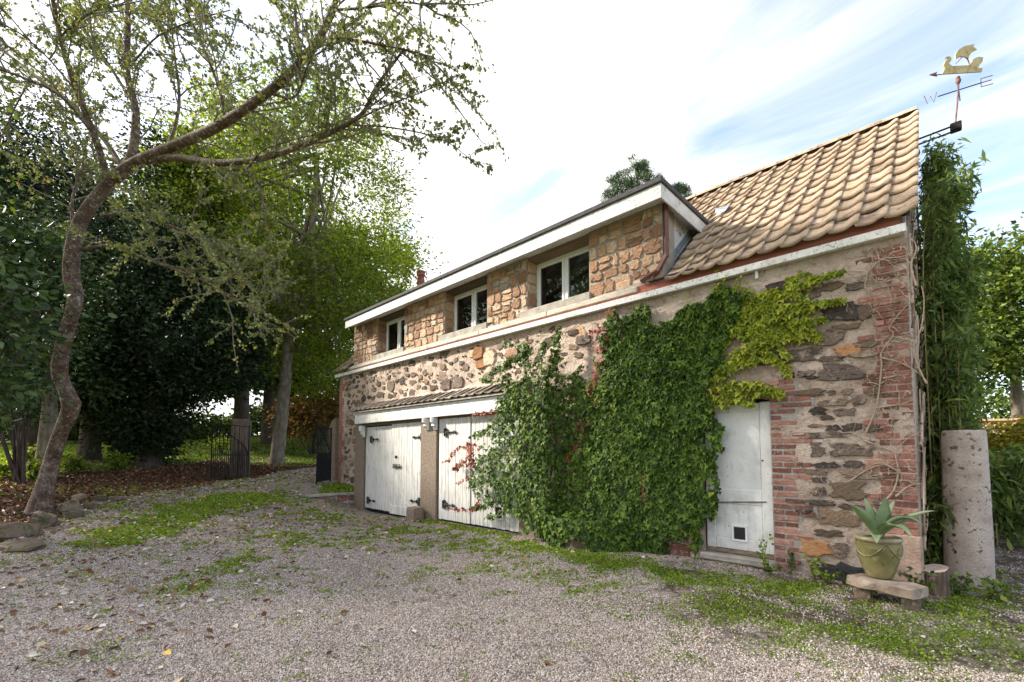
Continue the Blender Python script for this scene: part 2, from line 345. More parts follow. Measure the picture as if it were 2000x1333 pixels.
M_brick = mat('red_brick', [(0, (.17, .07, .052)), (.4, (.28, .115, .085)), (.7, (.34, .15, .115)), (1, (.40, .22, .175))], scale=6, rnd='objmix', rndamt=.22, bump=.7, bscale=60, bdist=.01, specks=[((.46, .34, .29), 11, .52, .70), ((.13, .06, .05), 30, .58, .74)])
M_white = mat('flaking_white_paint', [(0, (.58, .57, .55)), (.5, (.72, .71, .70)), (1, (.78, .77, .76))], scale=3, bump=.3, bscale=50, rough=.6, detail=8, specks=[((.20, .17, .14), 30, .57, .66), ((.38, .34, .29), 5, .56, .76)])
M_doorw = mat('weathered_white_boards', [(0, (.48, .46, .44)), (.5, (.64, .63, .61)), (1, (.73, .73, .72))], scale=3, stretch=(9, 9, .7), bump=.4, bscale=14, rough=.6, specks=[((.33, .29, .25), 30, .56, .68, (1, 1, .10)), ((.42, .37, .30), 2.6, .57, .80), ((.14, .11, .08), 34, .66, .72)])
M_door = mat('white_door_paint', [(0, (.62, .61, .60)), (.5, (.75, .745, .735)), (1, (.81, .805, .80))], scale=2.5, bump=.25, bscale=30, rough=.5, detail=8, specks=[((.43, .41, .38), 3, .54, .80), ((.25, .20, .16), 20, .66, .70), ((.5, .48, .46), 24, .58, .72, (1, 1, .12))])
M_pvc = mat('white_window_plastic', [(0, (.78, .79, .80)), (1, (.82, .83, .84))], scale=2, bump=0, rough=.35, spec=.45)
M_felt = mat('grey_roof_felt', [(0, (.045, .042, .045)), (1, (.10, .095, .10))], scale=12, bump=.5, bscale=80)
M_tile = mat('buff_clay_tile', [(0, (.26, .185, .13)), (.35, (.36, .265, .19)), (.7, (.43, .325, .24)), (1, (.49, .385, .295))], scale=4, rnd='obj', rndamt=.16, rough=.95, spec=.1, bump=.5, bscale=60, bdist=.012, detail=8, specks=[((.17, .12, .095), 6, .52, .72), ((.30, .21, .15), 34, .54, .68), ((.46, .42, .34), 22, .60, .68), ((.12, .09, .07), 3, .56, .74)])
M_ptile = mat('lichened_tile', [(0, (.16, .125, .10)), (.5, (.27, .215, .175)), (1, (.40, .35, .30))], scale=9, rnd='objmix', rndamt=.2, bump=.6, bscale=50, specks=[((.50, .47, .43), 22, .6, .75)])
M_redbd = mat('red_painted_board', [(0, (.26, .085, .06)), (.5, (.36, .12, .09)), (1, (.42, .19, .15))], scale=5, stretch=(.5, 3, 3), bump=.3, specks=[((.55, .42, .36), 14, .64, .76)])
M_conc = mat('weathered_concrete', [(0, (.24, .21, .18)), (.5, (.36, .325, .285)), (1, (.46, .42, .37))], scale=5, bump=.5, bscale=50, specks=[((.14, .12, .10), 28, .6, .72)])
M_cream = mat('stained_cream_ledge', [(0, (.42, .35, .28)), (.5, (.58, .51, .43)), (1, (.66, .60, .53))], scale=4, stretch=(1, 3, 3), bump=.4, specks=[((.24, .16, .11), 12, .60, .76)])
M_rough = mat('pebbledash_render', [(0, (.17, .125, .095)), (.5, (.26, .20, .155)), (1, (.36, .29, .235))], scale=30, bump=1, bscale=70, bdist=.03, specks=[((.10, .08, .065), 50, .58, .7)])
M_iron = mat('black_iron', [(0, (.008, .008, .009)), (1, (.02, .018, .018))], scale=10, bump=.2, rough=.6, spec=.2)
M_dark = mat('dark_interior', (.02, .02, .02), bump=0)
M_int = mat('pale_interior_plaster', (.30, .33, .31), bump=0)
M_lead = mat('lead_flashing', [(0, (.17, .18, .20)), (1, (.34, .36, .39))], scale=8, bump=.3, rough=.45, metal=.3)
M_pipe = mat('brown_downpipe', [(0, (.13, .055, .045)), (1, (.19, .09, .075))], scale=8, bump=.1, rough=.5)
M_terra = mat('terracotta_pot', [(0, (.14, .05, .035)), (.5, (.27, .09, .055)), (1, (.36, .14, .085))], scale=9, bump=.3)
M_gable = mat('brown_vine_bark', [(0, (.10, .07, .055)), (.5, (.19, .145, .12)), (1, (.30, .245, .21))], scale=6, stretch=(4, 4, .8), bump=1, bscale=14, bdist=.05)
def glass_mat():
    m = bpy.data.materials.new('window_glass'); T = NT(m)
    fr = T.n('ShaderNodeFresnel', {0: 1.5}); f2 = T.n('ShaderNodeMapRange', {0: fr.outputs[0], 1: 0, 2: 1, 3: .02, 4: 1}).outputs[0]
    g = T.n('ShaderNodeBsdfGlossy', {'Color': (.9, .95, .95, 1), 'Roughness': .02}); t = T.n('ShaderNodeBsdfTransparent', {0: (.45, .5, .48, 1)})
    T.n('ShaderNodeOutputMaterial', {0: T.n('ShaderNodeMixShader', {0: f2, 1: t.outputs[0], 2: g.outputs[0]}).outputs[0]}); return m
M_glass = glass_mat()

house = thing('stone_house', (-7, 8, -.3), 'two-storey stone outbuilding with pantiled roof, long stone dormer and garage doors', 'building')

# main wall: uneven lime mortar face round the door opening, plus its solid body
DX0, DX1, DZ1 = -2.52, -1.655, 1.99
def wall_face():
    xs = np.linspace(XL, XR, 240); zs = np.linspace(-.7, 3.82, 78)
    X, Z = np.meshgrid(xs, zs, indexing='ij')
    Y = YF + (vnoise(X, Z, 3.2, 11) - .5)*.035 + (vnoise(X, Z, 9, 12) - .5)*.022
    cx = (X[:-1, :-1] + X[1:, 1:])/2; cz = (Z[:-1, :-1] + Z[1:, 1:])/2
    hole = (cx > DX0) & (cx < DX1) & (cz < DZ1) & (cz > -.2)
    idx = np.arange(X.size).reshape(X.shape); Q = np.stack([idx[:-1, :-1], idx[1:, :-1], idx[1:, 1:], idx[:-1, 1:]], -1)[~hole]
    return mesh_np('wall', np.stack([X, Y, Z], -1), Q, M_mortar, house)
wall = wall_face()
b = MB(); b.box((XL, YF+.03, -.7), (DX0-.03, 12.6, 3.8)); b.box((DX1+.03, YF+.03, -.7), (XR-.01, 12.6, 3.8)); b.box((DX0-.03, YF+.03, DZ1+.03), (DX1+.03, 12.6, 3.8)); b.box((DX0-.03, 7.2, -.7), (DX1+.03, 12.6, 2.02))
b.build('wall_core', M_mortar, house)
for gx0, gx1 in ((XR-.25, XR-.005), (XL, XL+.3)): MB().prism([(YF+.05, 3.7), (12.6, 3.7), (9.55, 6.62)], 0, gx0, gx1).build('gable', M_mortar, house)

# stones: irregular outlines, proud of the mortar
def stone_mesh(name, m, w, h, n=19, prot=.02, depth=.06, irr=.16, flat=.0, sq=.0):
    """a stone facing -y, about w by h, its own outline"""
    pts = []; ph = U(0, 6)
    for k in range(n):
        a = 2*math.pi*k/n; ca, sa = math.cos(a), math.sin(a)
        e = 2/(2 + sq*6); r = (abs(ca)**(2/e) + abs(sa)**(2/e))**(-e/2) if sq else 1
        r *= 1 + U(-irr, irr); pts.append((.5*w*r*ca, .5*h*r*sa))
    V = []; F = []
    for s_, y in ((1.0, depth), (1.0, -prot*.3), (.90, -prot*U(.8, 1.1))):
        for p in pts: V.append((p[0]*s_, y + (U(-.2, .2)*prot if s_ < 1 else 0), p[1]*s_))
    V.append((U(-.15, .15)*w, -prot*U(.6, 1.3), U(-.15, .15)*h)); c = 3*n
    for r_ in range(2):
        for k in range(n): F.append((r_*n+k, r_*n+(k+1) % n, (r_+1)*n+(k+1) % n, (r_+1)*n+k))
    for k in range(n): F.append((2*n+k, 2*n+(k+1) % n, c))
    bb = MB(); bb.poly(V, F); return bb.mesh(name, m)
# the larger stones one can read off the right-hand end: centre, size in the picture, kind
RST = [(1640,610,80,32,'d'),(1655,685,50,20,'o'),(1618,662,60,26,'d'),(1562,695,60,26,'d'),(1645,728,75,34,'d'),(1575,730,30,12,'d'),(1585,738,20,6,'d'),(1592,685,24,14,'d'),(1620,702,50,11,'d'),(1688,692,58,14,'d'),(1690,672,40,14,'b'),
 (1582,768,56,13,'b'),(1624,768,14,9,'d'),(1655,766,20,11,'d'),(1678,782,26,20,'d'),(1703,765,30,16,'b'),(1630,786,56,13,'d'),(1598,803,32,14,'d'),(1651,806,44,13,'d'),(1615,816,24,8,'b'),(1592,832,28,7,'d'),(1628,836,28,10,'d'),(1664,835,40,15,'d'),(1706,838,30,12,'d'),
 (1608,851,92,11,'d'),(1592,867,22,6,'d'),(1597,882,26,18,'d'),(1663,880,70,24,'d'),(1612,909,48,11,'d'),(1667,907,36,12,'d'),(1682,927,78,15,'d'),(1591,922,44,10,'d'),(1601,938,26,10,'d'),(1656,957,64,33,'b'),(1600,960,24,15,'d'),
 (1599,982,58,10,'d'),(1572,1000,28,10,'d'),(1636,1012,82,28,'b'),(1620,1042,52,12,'b'),(1592,1071,54,30,'o'),(1643,1068,26,13,'d'),(1640,1084,24,10,'d'),(1650,1120,100,34,'k'),(1563,907,10,7,'d'),(1575,670,30,10,'b'),(1545,640,46,22,'d'),(1500,700,50,24,'d'),(1530,705,26,16,'d'),(1470,590,40,16,'d'),(1520,560,50,14,'d'),(1585,575,40,18,'d'),(1625,560,44,16,'b'),(1670,560,36,14,'d'),(1650,640,60,12,'b'),(1560,610,36,14,'b'),(1690,610,30,26,'b'),(1540,735,22,10,'d'),(1520,655,30,12,'b'),(1700,870,16,20,'d'),(1712,980,16,14,'d'),(1660,990,44,10,'d'),(1602,1010,20,8,'d'),(1615,790,14,8,'d'),
 (1290,1072,44,20,'b'),(1330,1075,40,22,'r'),(1355,1060,20,20,'r'),(1310,1048,60,16,'r'),(1355,1035,22,14,'b')]
M_black = mat('black_base_stone', [(0, (.03, .03, .034)), (1, (.075, .07, .07))], scale=8, bump=.6, bscale=20)
KM = {'d': M_dstone, 'b': M_bstone, 'o': M_ostone, 'k': M_black, 'r': M_brick}
for u, v, ww, hh, k in RST:
    p = onY(u, v, YF); q = onY(u+ww/2, v, YF); p0 = onY(u-ww/2, v, YF); W = q[0]-p0[0]; H = onY(u, v-hh/2, YF)[2] - onY(u, v+hh/2, YF)[2]
    piece('stone', stone_mesh('stone', KM[k], W*1.04, H*1.1, irr=.27, prot=.02, sq=.35), wall, (p[0], YF-.008, p[2]), rot=(0, U(-.06, .06), 0))
# smaller rubble over the left part of the wall
def rubble(x0, x1, z0, z1, n, smin, smax, skip=None):
    done = []; tries = 0
    while len(done) < n and tries < n*60:
        tries += 1; x, z = U(x0, x1), U(z0, z1); s = smin + (smax-smin)*random.random()**2.2
        if skip and skip(x, z): continue
        if any(abs(x-a) < (s+c)*.56 and abs(z-b_) < (s*.75+d)*.56 for a, b_, c, d in done): continue
        hgt = s*U(.4, .75); done.append((x, z, s, hgt))
        m = random.choices([M_dstone, M_bstone, M_pink], [5, 5, 1])[0]
        piece('stone', stone_mesh('stone', m, s, hgt, n=11, irr=.24, prot=.014, sq=.4), wall, (x, YF-.006, z), rot=(0, U(-.35, .35), 0))
rubble(-13.6, -8.4, 2.80, 3.64, 120, .17, .42)
rubble(-8.4, -4.6, 2.85, 3.62, 24, .14, .36)
rubble(-13.55, -12.4, .2, 2.78, 46, .14, .36)
sr = MB()
for i in range(260):                                            # chips too small to pick apart
    x, z = (U(-13.7, -5), U(2.82, 3.66)) if i < 180 else (U(-13.6, -12.4), U(.2, 2.8)); s = U(.035, .085); n = 7; a0 = U(0, 6); pts = [(x + s*.5*(1+U(-.3, .3))*math.cos(a0+2*math.pi*k/n), z + s*.36*(1+U(-.3, .3))*math.sin(a0+2*math.pi*k/n)) for k in range(n)]
    sr.poly([(p[0], YF+.04, p[1]) for p in pts] + [(x + (p[0]-x)*.85, YF-.022, z + (p[1]-z)*.85) for p in pts], [tuple(range(n, 2*n))] + [(k, (k+1) % n, (k+1) % n + n, k+n) for k in range(n)])
tag(sr.build('small_rubble', M_bstone, house), kind='stuff')
for u, v, ww, hh, k in [(935,690,20,24,'o'),(957,700,22,30,'p'),(940,712,18,16,'o'),(895,748,22,22,'d'),(873,752,18,22,'d'),(1000,690,26,16,'p'),(968,723,14,14,'d'),(990,715,12,12,'d'),(1190,640,26,14,'d'),(1140,665,30,18,'d'),(1120,650,22,12,'b'),(1080,700,20,12,'b')]:
    p = onY(u, v, YF); W = onY(u+ww/2, v, YF)[0] - onY(u-ww/2, v, YF)[0]; H = onY(u, v-hh/2, YF)[2] - onY(u, v+hh/2, YF)[2]
    piece('stone', stone_mesh('stone', {'p': M_pink}.get(k) or KM[k], W, H, irr=.12, prot=.03, sq=.4), wall, (p[0], YF-.012, p[2]))

# bricks: corner quoin, door jamb, arch
def brick_mesh():
    res = []
    for i in range(4):
        bb = MB(); bb.box((-.5, -.5, -.5), (.5, .5, .5), .05); bb.v = [(x + U(-.02, .02), y + U(-.04, .04), z + U(-.035, .035)) for x, y, z in bb.v]; res.append(bb.mesh('brick', M_brick))
    return res
BRK = brick_mesh()
def brick(x0, x1, z, h=.056, prot=.012, rot=0., y=YF, parent=None):
    piece('brick', random.choice(BRK), parent or wall, ((x0+x1)/2, y - prot + .05 + U(-.004, .004), z + h/2), (abs(x1-x0), .1, h), (0, rot + U(-.012, .012), 0))
z = .42; k = 0
while z < 3.62:
    tooth = (k // 3) % 2; xl = -.71 if tooth else -.58; xl += U(-.03, .03)
    if k % 2: cuts = [xl, xl + (.16 if tooth else .10), -.40 + U(-.03, .03), XR+.004]
    else: cuts = [xl, -.49 + U(-.03, .03), XR+.004] if tooth else [xl, -.38 + U(-.02, .02), XR+.004]
    for a, c in zip(cuts[:-1], cuts[1:]):
        if random.random() < .92: brick(a+.006, c-.006, z)
    z += .0745; k += 1
z = -.14; k = 0; pt = MB()
while z < 2.2:
    tooth = (k // 3) % 2; xr = -1.20 if tooth else -1.36
    xr += U(-.015, .015)
    cuts = [DX1+.004, DX1+.004 + (.13 if k % 2 else .225), xr] if xr - DX1 > .36 or k % 2 else [DX1+.004, xr]
    for a, c in zip(cuts[:-1], cuts[1:]):
        if c - a > .05 and random.random() < .97: brick(a+.009, c-.009, z, h=.05, prot=.016)
    pt.box((DX1+.002, YF-.006, z-.013), (xr+.022+U(-.01, .012), YF+.05, z+.0614)); z += .0745; k += 1
pt.build('grey_pointing', mat('grey_cement_pointing', [(0, (.24, .225, .21)), (1, (.40, .38, .355))], scale=8, bump=.6, bscale=50), house)
for i in range(15):                                            # segmental arch of bricks over the door
    t = (i - 7) / 7; x = -2.09 + t*.50; zc = 2.16 - t*t*.10
    piece('brick', random.choice(BRK), wall, (x, YF + .035, zc), (.062, .1, .21), (0, t*.30, 0))
z = -.1; k = 0; bb = MB()
while z < 3.6:                                                 # far corner, too small to pick apart
    xr = -13.72 if (k // 3) % 2 else -13.83
    bb.box((XL-.006, YF-.014+U(-.004, .004), z), (-13.9+U(-.02, .02), YF+.1, z+.062)); bb.box((-13.89, YF-.014+U(-.004, .004), z), (xr, YF+.1, z+.062)); z += .0745; k += 1
tag(bb.build('brick_quoin', M_brick, house), kind='stuff')

# the white plank door
door = MB().box((DX0+.02, YF+.10, -.0), (-1.80, YF+.15, 1.96)).build('door', M_door, house)
def dpart(name, a, c, m=M_door, ch=.006): return MB().box(a, c, ch).build(name, m, door)
dpart('stile', (-1.795, YF+.075, -.01), (-1.66, YF+.15, 1.97)); dpart('stile', (DX0+.0, YF+.085, -.02), (-2.40, YF+.13, 1.96))
dpart('top_rail', (-2.395, YF+.088, 1.86), (-1.80, YF+.13, 1.96)); dpart('panel', (-2.39, YF+.092, .64), (-1.805, YF+.12, 1.855))
dpart('middle_rail', (-2.395, YF+.085, .60), (-1.80, YF+.13, .80)); dpart('panel', (-2.39, YF+.093, .14), (-1.805, YF+.12, .595)); dpart('bottom_rail', (-2.395, YF+.086, -.01), (-1.80, YF+.13, .135))
MB().tube([onY(1395, 981, YF+.07), onY(1497, 981, YF+.07)], .008, 6).build('iron_bar', mat('dull_grey_iron', (.10, .09, .085), bump=0, rough=.6), door)
p = onY(1397, 961, YF+.05); kb = MB().lathe([(.012, -.02), (.018, 0), (.034, .01), (.04, .03), (.036, .05), (.015, .062)], (0, 0, 0), 14)
kb.v = [(p[0]+x, p[1]+.03-z, p[2]+y) for x, y, z in kb.v]; kb.build('knob', M_iron, door, True)
for u in (1408, 1413):
    p = onY(u, 878, YF+.075); MB().box((p[0]-.008, p[1], p[2]-.03), (p[0]+.008, p[1]+.03, p[2]+.03)).box((p[0]-.02, p[1]+.002, p[2]+.012), (p[0]+.02, p[1]+.02, p[2]+.024)).build('latch', M_iron, door)
def cat_flap(parent, u, v, w, h, y):
    p = onY(u, v, y); x, zc = p[0], p[2]; b = MB(); t = .028
    b.box((x-w/2, y-.02, zc-h/2), (x-w/2+t, y+.02, zc+h/2), .004); b.box((x+w/2-t, y-.02, zc-h/2), (x+w/2, y+.02, zc+h/2), .004)
    b.box((x-w/2+t, y-.019, zc-h/2), (x+w/2-t, y+.02, zc-h/2+t), .004); b.box((x-w/2+t, y-.019, zc+h/2-t), (x+w/2-t, y+.02, zc+h/2), .004)
    b.build('cat_flap_frame', M_pvc, parent); MB().box((x-w/2+t, y-.006, zc-h/2+t), (x+w/2-t, y+.01, zc+h/2-t)).build('cat_flap', mat('smoky_flap', (.035, .03, .035), bump=0, rough=.25), parent)
cat_flap(door, 1445, 1042, .20, .22, YF+.085)
for u, v in [(1504, 1045), (1509, 1063), (1489, 900)]:
    p = onY(u, v, YF+.072); MB().box((p[0]-.01, p[1]-.003, p[2]-.01), (p[0]+.01, p[1]+.02, p[2]+.01)).build('bolt', M_iron, door)
b = MB(); b.box((DX0-.03, YF-.14, -.16), (-1.62, YF+.25, -.065), .02); b.v = [(x, y + (vnoise(x, z, 5, 3)-.5)*.05, z + (vnoise(x, y, 4, 5)-.5)*.03) for x, y, z in b.v]
b.build('door_step', M_conc, house); MB().box((DX0, YF+.02, -.066), (-1.66, YF+.2, -.012), .008).build('sill_board', mat('rotten_wood', [(0, (.10, .07, .05)), (1, (.28, .22, .16))], scale=9, stretch=(1, 5, 5)), house)
MB().box((DX0-.03, YF+.14, -.2), (DX1+.03, 7.2, 2.05)).build('door_recess', M_dark, house)

# gutter board, red board and dormer ledge along the eaves
b = MB(); b.box((-14.15, 6.35, 3.69), (XR+.02, 6.40, 3.785), .006); b.build('gutter_board', M_white, house)
MB().box((-14.1, 6.402, 3.70), (XR, 6.47, 3.775)).build('gutter_back', M_white, house)
MB().box((-3.6, 6.415, 3.787), (XR-.02, 6.50, 3.93), .004).build('fascia_board', M_redbd, house)
b = MB(); b.box((-13.3, 6.395, 3.787), (-3.3, 6.55, 3.83), .004); b.build('eaves_strip', M_redbd, house)
b = MB(); xs = [-13.35, -11.2, -9.1, -7.2, -5.3, -3.45]
for i, (x0, x1) in enumerate(zip(xs[:-1], xs[1:])): MB().box((x0+.004, 6.372, 3.832), (x1-.004, 6.62, 3.93 + U(-.006, .006)), .012).build('ledge_slab', M_cream, house)
p = onY(1478, 540, 6.44); MB().tube([(p[0], 6.43, 3.69), (p[0], 6.44, 3.60)], .022, 8).build('vent_pipe', M_pvc, house)

# ---- dormer: coursed granite piers with raised joints, windows between
DZ0, DZT = 3.93, 5.16
dormer = MB()
PIERS = [(-13.1, -11.68), (-10.27, -8.53), (-7.04, -5.87), (-4.41, -3.06)]
for x0, x1 in PIERS: dormer.box((x0, YF, DZ0), (x1, 6.9, DZT))
dormer.box((-13.1, 6.9, DZ0), (-3.06, 7.0, 4.02)); 
dormer = dormer.build('dormer_wall', M_joint, house)
def split(r, out, area):
    x0, x1, z0, z1 = r; w_, h_ = x1-x0, z1-z0
    if (w_*h_ < area*U(.7, 1.6) and w_ < .46 and h_ < .34) or w_ < .13 and h_ < .2: out.append(r); return
    t = U(.36, .64)
    if w_ > h_*1.35: xm = x0 + w_*t; split((x0, xm, z0, z1), out, area); split((xm, x1, z0, z1), out, area)
    else: zm = z0 + h_*t; split((x0, x1, z0, zm), out, area); split((x0, x1, zm, z1), out, area)
def block_stone(x0, x1, z0, z1, prot=.03, m=M_pink):
    w_, h_ = x1-x0, z1-z0; pts = []
    for cx, cz, a0 in ((1, 1, 0), (-1, 1, 90), (-1, -1, 180), (1, -1, 270)):
        rr = min(w_, h_)*U(.22, .45)
        for a in (12, 45, 78):
            a = math.radians(a0 + a); pts.append((cx*(w_/2-rr) + rr*math.cos(a) + U(-.016, .016), cz*(h_/2-rr) + rr*math.sin(a) + U(-.016, .016)))
        e = U(.35, .65); nx = {0: (0, 1), 90: (-1, 0), 180: (0, -1), 270: (1, 0)}[a0]
        pts.append((nx[0]*w_/2 + (U(-.15, .15)*w_ if nx[0] == 0 else 0) + nx[0]*U(-.012, .008), nx[1]*h_/2 + (U(-.15, .15)*h_ if nx[1] == 0 else 0) + nx[1]*U(-.012, .008)))
    n = len(pts); V = []; F = []
    for s_, y in ((1., .05), (1., -prot*.35), (.90, -prot)):
        for p in pts: V.append((p[0]*s_, y + (U(-.010, .010) if s_ < 1 else 0), p[1]*s_))
    V.append((U(-.05, .05), -prot*U(.75, 1.25), U(-.04, .04))); c = 3*n
    for r_ in range(2):
        for k in range(n): F.append((r_*n+k, r_*n+(k+1) % n, (r_+1)*n+(k+1) % n, (r_+1)*n+k))
    for k in range(n): F.append((2*n+k, 2*n+(k+1) % n, c))
    bb = MB(); bb.poly(V, F); return bb.mesh('stone', m)
for pi, (x0, x1) in enumerate(PIERS):
    cells = []; zz_ = DZ0 + .03
    rows = [U(.20, .34) for _ in range(5)]; s_ = sum(rows); rows = [r*(DZT-DZ0-.06)/s_ for r in rows]
    for r in rows:
        split((x0+.01, x1-.004, zz_, zz_+r), cells, .055); zz_ += r
    for a, c, d, e in cells:
        j = U(.011, .019); m = M_conc if random.random() < .05 else M_pink
        piece('stone', block_stone(a+j, c-j, d+j, e-j, U(.014, .028), m), dormer, ((a+c)/2, YF-.004, (d+e)/2), rot=(0, U(-.07, .07), 0))
    # the reveal beside each window, facing right
    if pi < 3:
        zz_ = DZ0 + .1
        while zz_ < DZT - .1:
            h_ = U(.17, .3); me = block_stone(-.13, .13, zz_+.012, min(zz_+h_, DZT-.04)-.012, .02)
            piece('stone', me, dormer, (x1+.002, 6.62, (zz_+min(zz_+h_, DZT-.04))/2), rot=(0, 0, math.radians(90))); zz_ += h_
for x0, x1 in PIERS:                                            # pale ribbon of cement smeared along the foot of the piers
    x = x0; b = MB()
    while x < x1 - .08:
        w_ = U(.1, .3); b.box((x, YF-.045-U(0, .015), 3.925), (min(x+w_, x1), YF+.02, 3.955+U(0, .035)), .008); x += w_*.97
    b.build('cement_fillet', M_conc, house)
OPEN = [(-11.68, -10.27), (-8.53, -7.04), (-5.87, -4.41)]
for x0, x1 in OPEN:
    MB().box((x0+.002, 6.505, 5.09), (x1-.002, 6.9, DZT), .004).build('lintel', M_bstone, house)
    MB().box((x0-.16, 6.40, 3.932), (x1+.05, 6.85, 4.075), .008).build('window_sill', M_conc, house)
    win = MB(); y0, y1, zb, zt = 6.74, 6.80, 4.08, 5.088; f = .055
    win.box((x0+.003, y0, zb), (x0+f, y1, zt), .006); win.box((x1-f, y0, zb), (x1-.003, y1, zt), .006); win.box((x0+f, y0+.001, zb), (x1-f, y1, zb+f), .006); win.box((x0+f, y0+.001, zt-f), (x1-f, y1, zt), .006)
    xm = (x0+x1)/2; win.box((xm-.022, y0+.002, zb+f), (xm+.022, y1, zt-f), .006)
    win = win.build('window', M_pvc, house)
    for a, c in ((x0+f+.003, xm-.025), (xm+.025, x1-f-.003)):
        s_ = MB(); t = .05; zb2, zt2 = zb+f+.003, zt-f-.003
        s_.box((a, y0-.012, zb2), (a+t, y1-.01, zt2), .008); s_.box((c-t, y0-.012, zb2), (c, y1-.01, zt2), .008); s_.box((a+t, y0-.011, zb2), (c-t, y1-.01, zb2+t), .008); s_.box((a+t, y0-.011, zt2-t), (c-t, y1-.01, zt2), .008)
        s_.build('sash', M_pvc, win)
        MB().box((a+t-.004, y0+.018, zb2+t-.004), (c-t+.004, y0+.026, zt2-t+.004)).build('pane', M_glass, win)
    MB().tube([(xm+.06, y0-.03, 4.35), (xm+.06, y0-.045, 4.40), (xm+.055, y0-.04, 4.52)], .009, 6).build('handle', M_pvc, win)
    MB().box((x0-.1, 8.4, 4.0), (x1+.1, 8.45, 5.15)).build('room_wall', mat('dim_room_wall', (.16, .18, .165), bump=0), house)
    MB().box((x0-.05, 6.82, 4.0), (x0+.03, 8.4, 5.15)).box((x0-.05, 6.82, 5.10), (x1+.05, 8.4, 5.155)).build('room_reveal', M_int, house)
MB().box((-13.1, 7.0, 3.93), (-3.14, 8.5, 4.0)).build('room_floor', M_dark, house)
# dormer roof: soffit, white fascia boards, felt edge
FY, FX0, FX1 = 6.12, -13.0, -2.9
MB().box((FX0, FY+.03, DZT+.002), (FX1-.03, 8.3, DZT+.025)).build('soffit', M_white, house)
MB().box((FX0, FY+.02, DZT+.03), (FX1-.04, 8.4, 5.275)).build('dormer_deck', M_felt, house)
xs = [FX0, -11.4, -9.7, -8.0, -5.9, -4.1, FX1]
for a, c in zip(xs[:-1], xs[1:]): MB().box((a+.002, FY, 5.04), (c-.002, FY+.028, 5.262), .003).build('fascia_board', M_white, house)
MB().box((FX1-.028, FY+.03, 5.04), (FX1, 8.0, 5.262), .003).build('fascia_board', M_white, house)
b = MB(); b.box((FX0-.03, FY-.035, 5.264), (FX1+.03, FY+.05, 5.345), .01); b.box((FX1-.05, FY+.052, 5.264), (FX1+.03, 8.15, 5.345), .01); b.box((FX0-.03, FY+.052, 5.28), (FX1-.06, 8.4, 5.32)); b.build('roof_felt', M_felt, house)
# cheek of the dormer, lead, downpipe
RSL = .905
def rz(y): return 3.87 + (y - 6.35)*RSL                          # underside of the tiles
b = MB(); b.prism([(6.55, rz(6.55)-.05), (7.9, rz(7.9)-.05), (7.9, DZT), (6.55, DZT)], 0, -3.30, -3.10); b.build('dormer_cheek', mat('peeling_cheek', [(0, (.50, .49, .47)), (1, (.72, .71, .70))], scale=4, bump=.4, specks=[((.10, .11, .13), 8, .56, .68), ((.25, .22, .2), 30, .6, .7)]), house)
b = MB(); b.prism([(6.5, rz(6.5)+.02), (7.9, rz(7.9)+.02), (7.9, rz(7.9)+.16), (6.5, rz(6.5)+.16)], 0, -3.10, -3.088); b.build('lead_soaker', M_lead, house)
b = MB(); b.poly([(-3.06, 7.86, rz(7.86)+.05), (-2.86, 7.86, rz(7.86)+.09), (-2.62, 8.0, rz(8.0)+.12), (-2.62, 8.2, rz(8.2)+.12), (-2.9, 8.3, rz(8.3)+.1), (-2.86, 8.02, 5.25), (-2.9, 7.9, 5.05)], [(0,1,6),(1,2,5,6),(2,3,4,5)]); b.build('lead_flashing', M_lead, house)
b = MB()
for q0, q1 in (((-3.01, 6.50, 5.15), (-3.01, 6.50, 4.30)), ((-3.01, 6.50, 4.33), (-3.12, 6.40, 4.06)), ((-3.12, 6.40, 4.08), (-3.38, 6.37, 3.98))):
    b.tube([q0, q1], .042, 4)
b.build('downpipe', M_pipe, house)
MB().box((-3.25, 6.34, 3.93), (-2.55, 6.46, 3.95)).build('eaves_flashing', M_felt, house)

# ---- main roof
RY, RZ = 9.55, rz(9.55)
b = MB(); b.prism([(6.52, rz(6.52)-.03), (RY, RZ-.03), (12.75, rz(6.35)-.03), (12.75, rz(6.35)-.13), (RY, RZ-.16), (6.52, rz(6.52)-.10)], 0, XL-.02, XR+.02)
roof = b.build('roof', M_felt, house)
ang = math.atan(RSL); TW, TL = .252, .345
def tile_mesh(m=M_tile):
    """pantile: a wave across, a thick nib at the tail"""
    nx = 12; V = []; th = .020
    prof = []
    for i in range(nx+1):
        t = i/nx; x = (t-.5)*(TW+.03)
        prof.append((x, .8*float(np.interp(t, [0, .12, .3, .45, .6, .75, .88, .96, 1], [.004, -.008, -.020, -.021, -.010, .016, .036, .034, .022]))))
    V = []
    for y, dz in ((0, .046), (0.004, .046-th-.010), (TL*.55, .026), (TL+.05, .006)):
        for x, zz in prof: V.append((x, y, zz + dz))
    n = nx+1; F = []
    for i in range(nx): F += [(n+i, n+i+1, i+1, i), (i, i+1, 2*n+i+1, 2*n+i), (2*n+i, 2*n+i+1, 3*n+i+1, 3*n+i)]
    F += [(0, 2*n, n), (nx, n+nx, 2*n+nx)]
    bb = MB(); bb.poly(V, F); me = bb.mesh('tile', m, True)
    return me
def add_tiles(parent, me, x0, cols, rows, base, a, cosl, name='tile', cond=None):
    for r in range(rows):
        for c in range(cols):
            x = x0 - c*TW; y = base[0] + r*TL*math.cos(a); z_ = base[1] + r*TL*math.sin(a)
            if cond and not cond(x, y): continue
            piece(name, me, parent, (x + U(-.004, .004), y, z_ + U(-.004, .004)), rot=(a + U(-.012, .012), U(-.012, .012), U(-.012, .012)))
TM = tile_mesh(); TME = TM
nrow = int((RY-6.33)/(TL*math.cos(ang)))
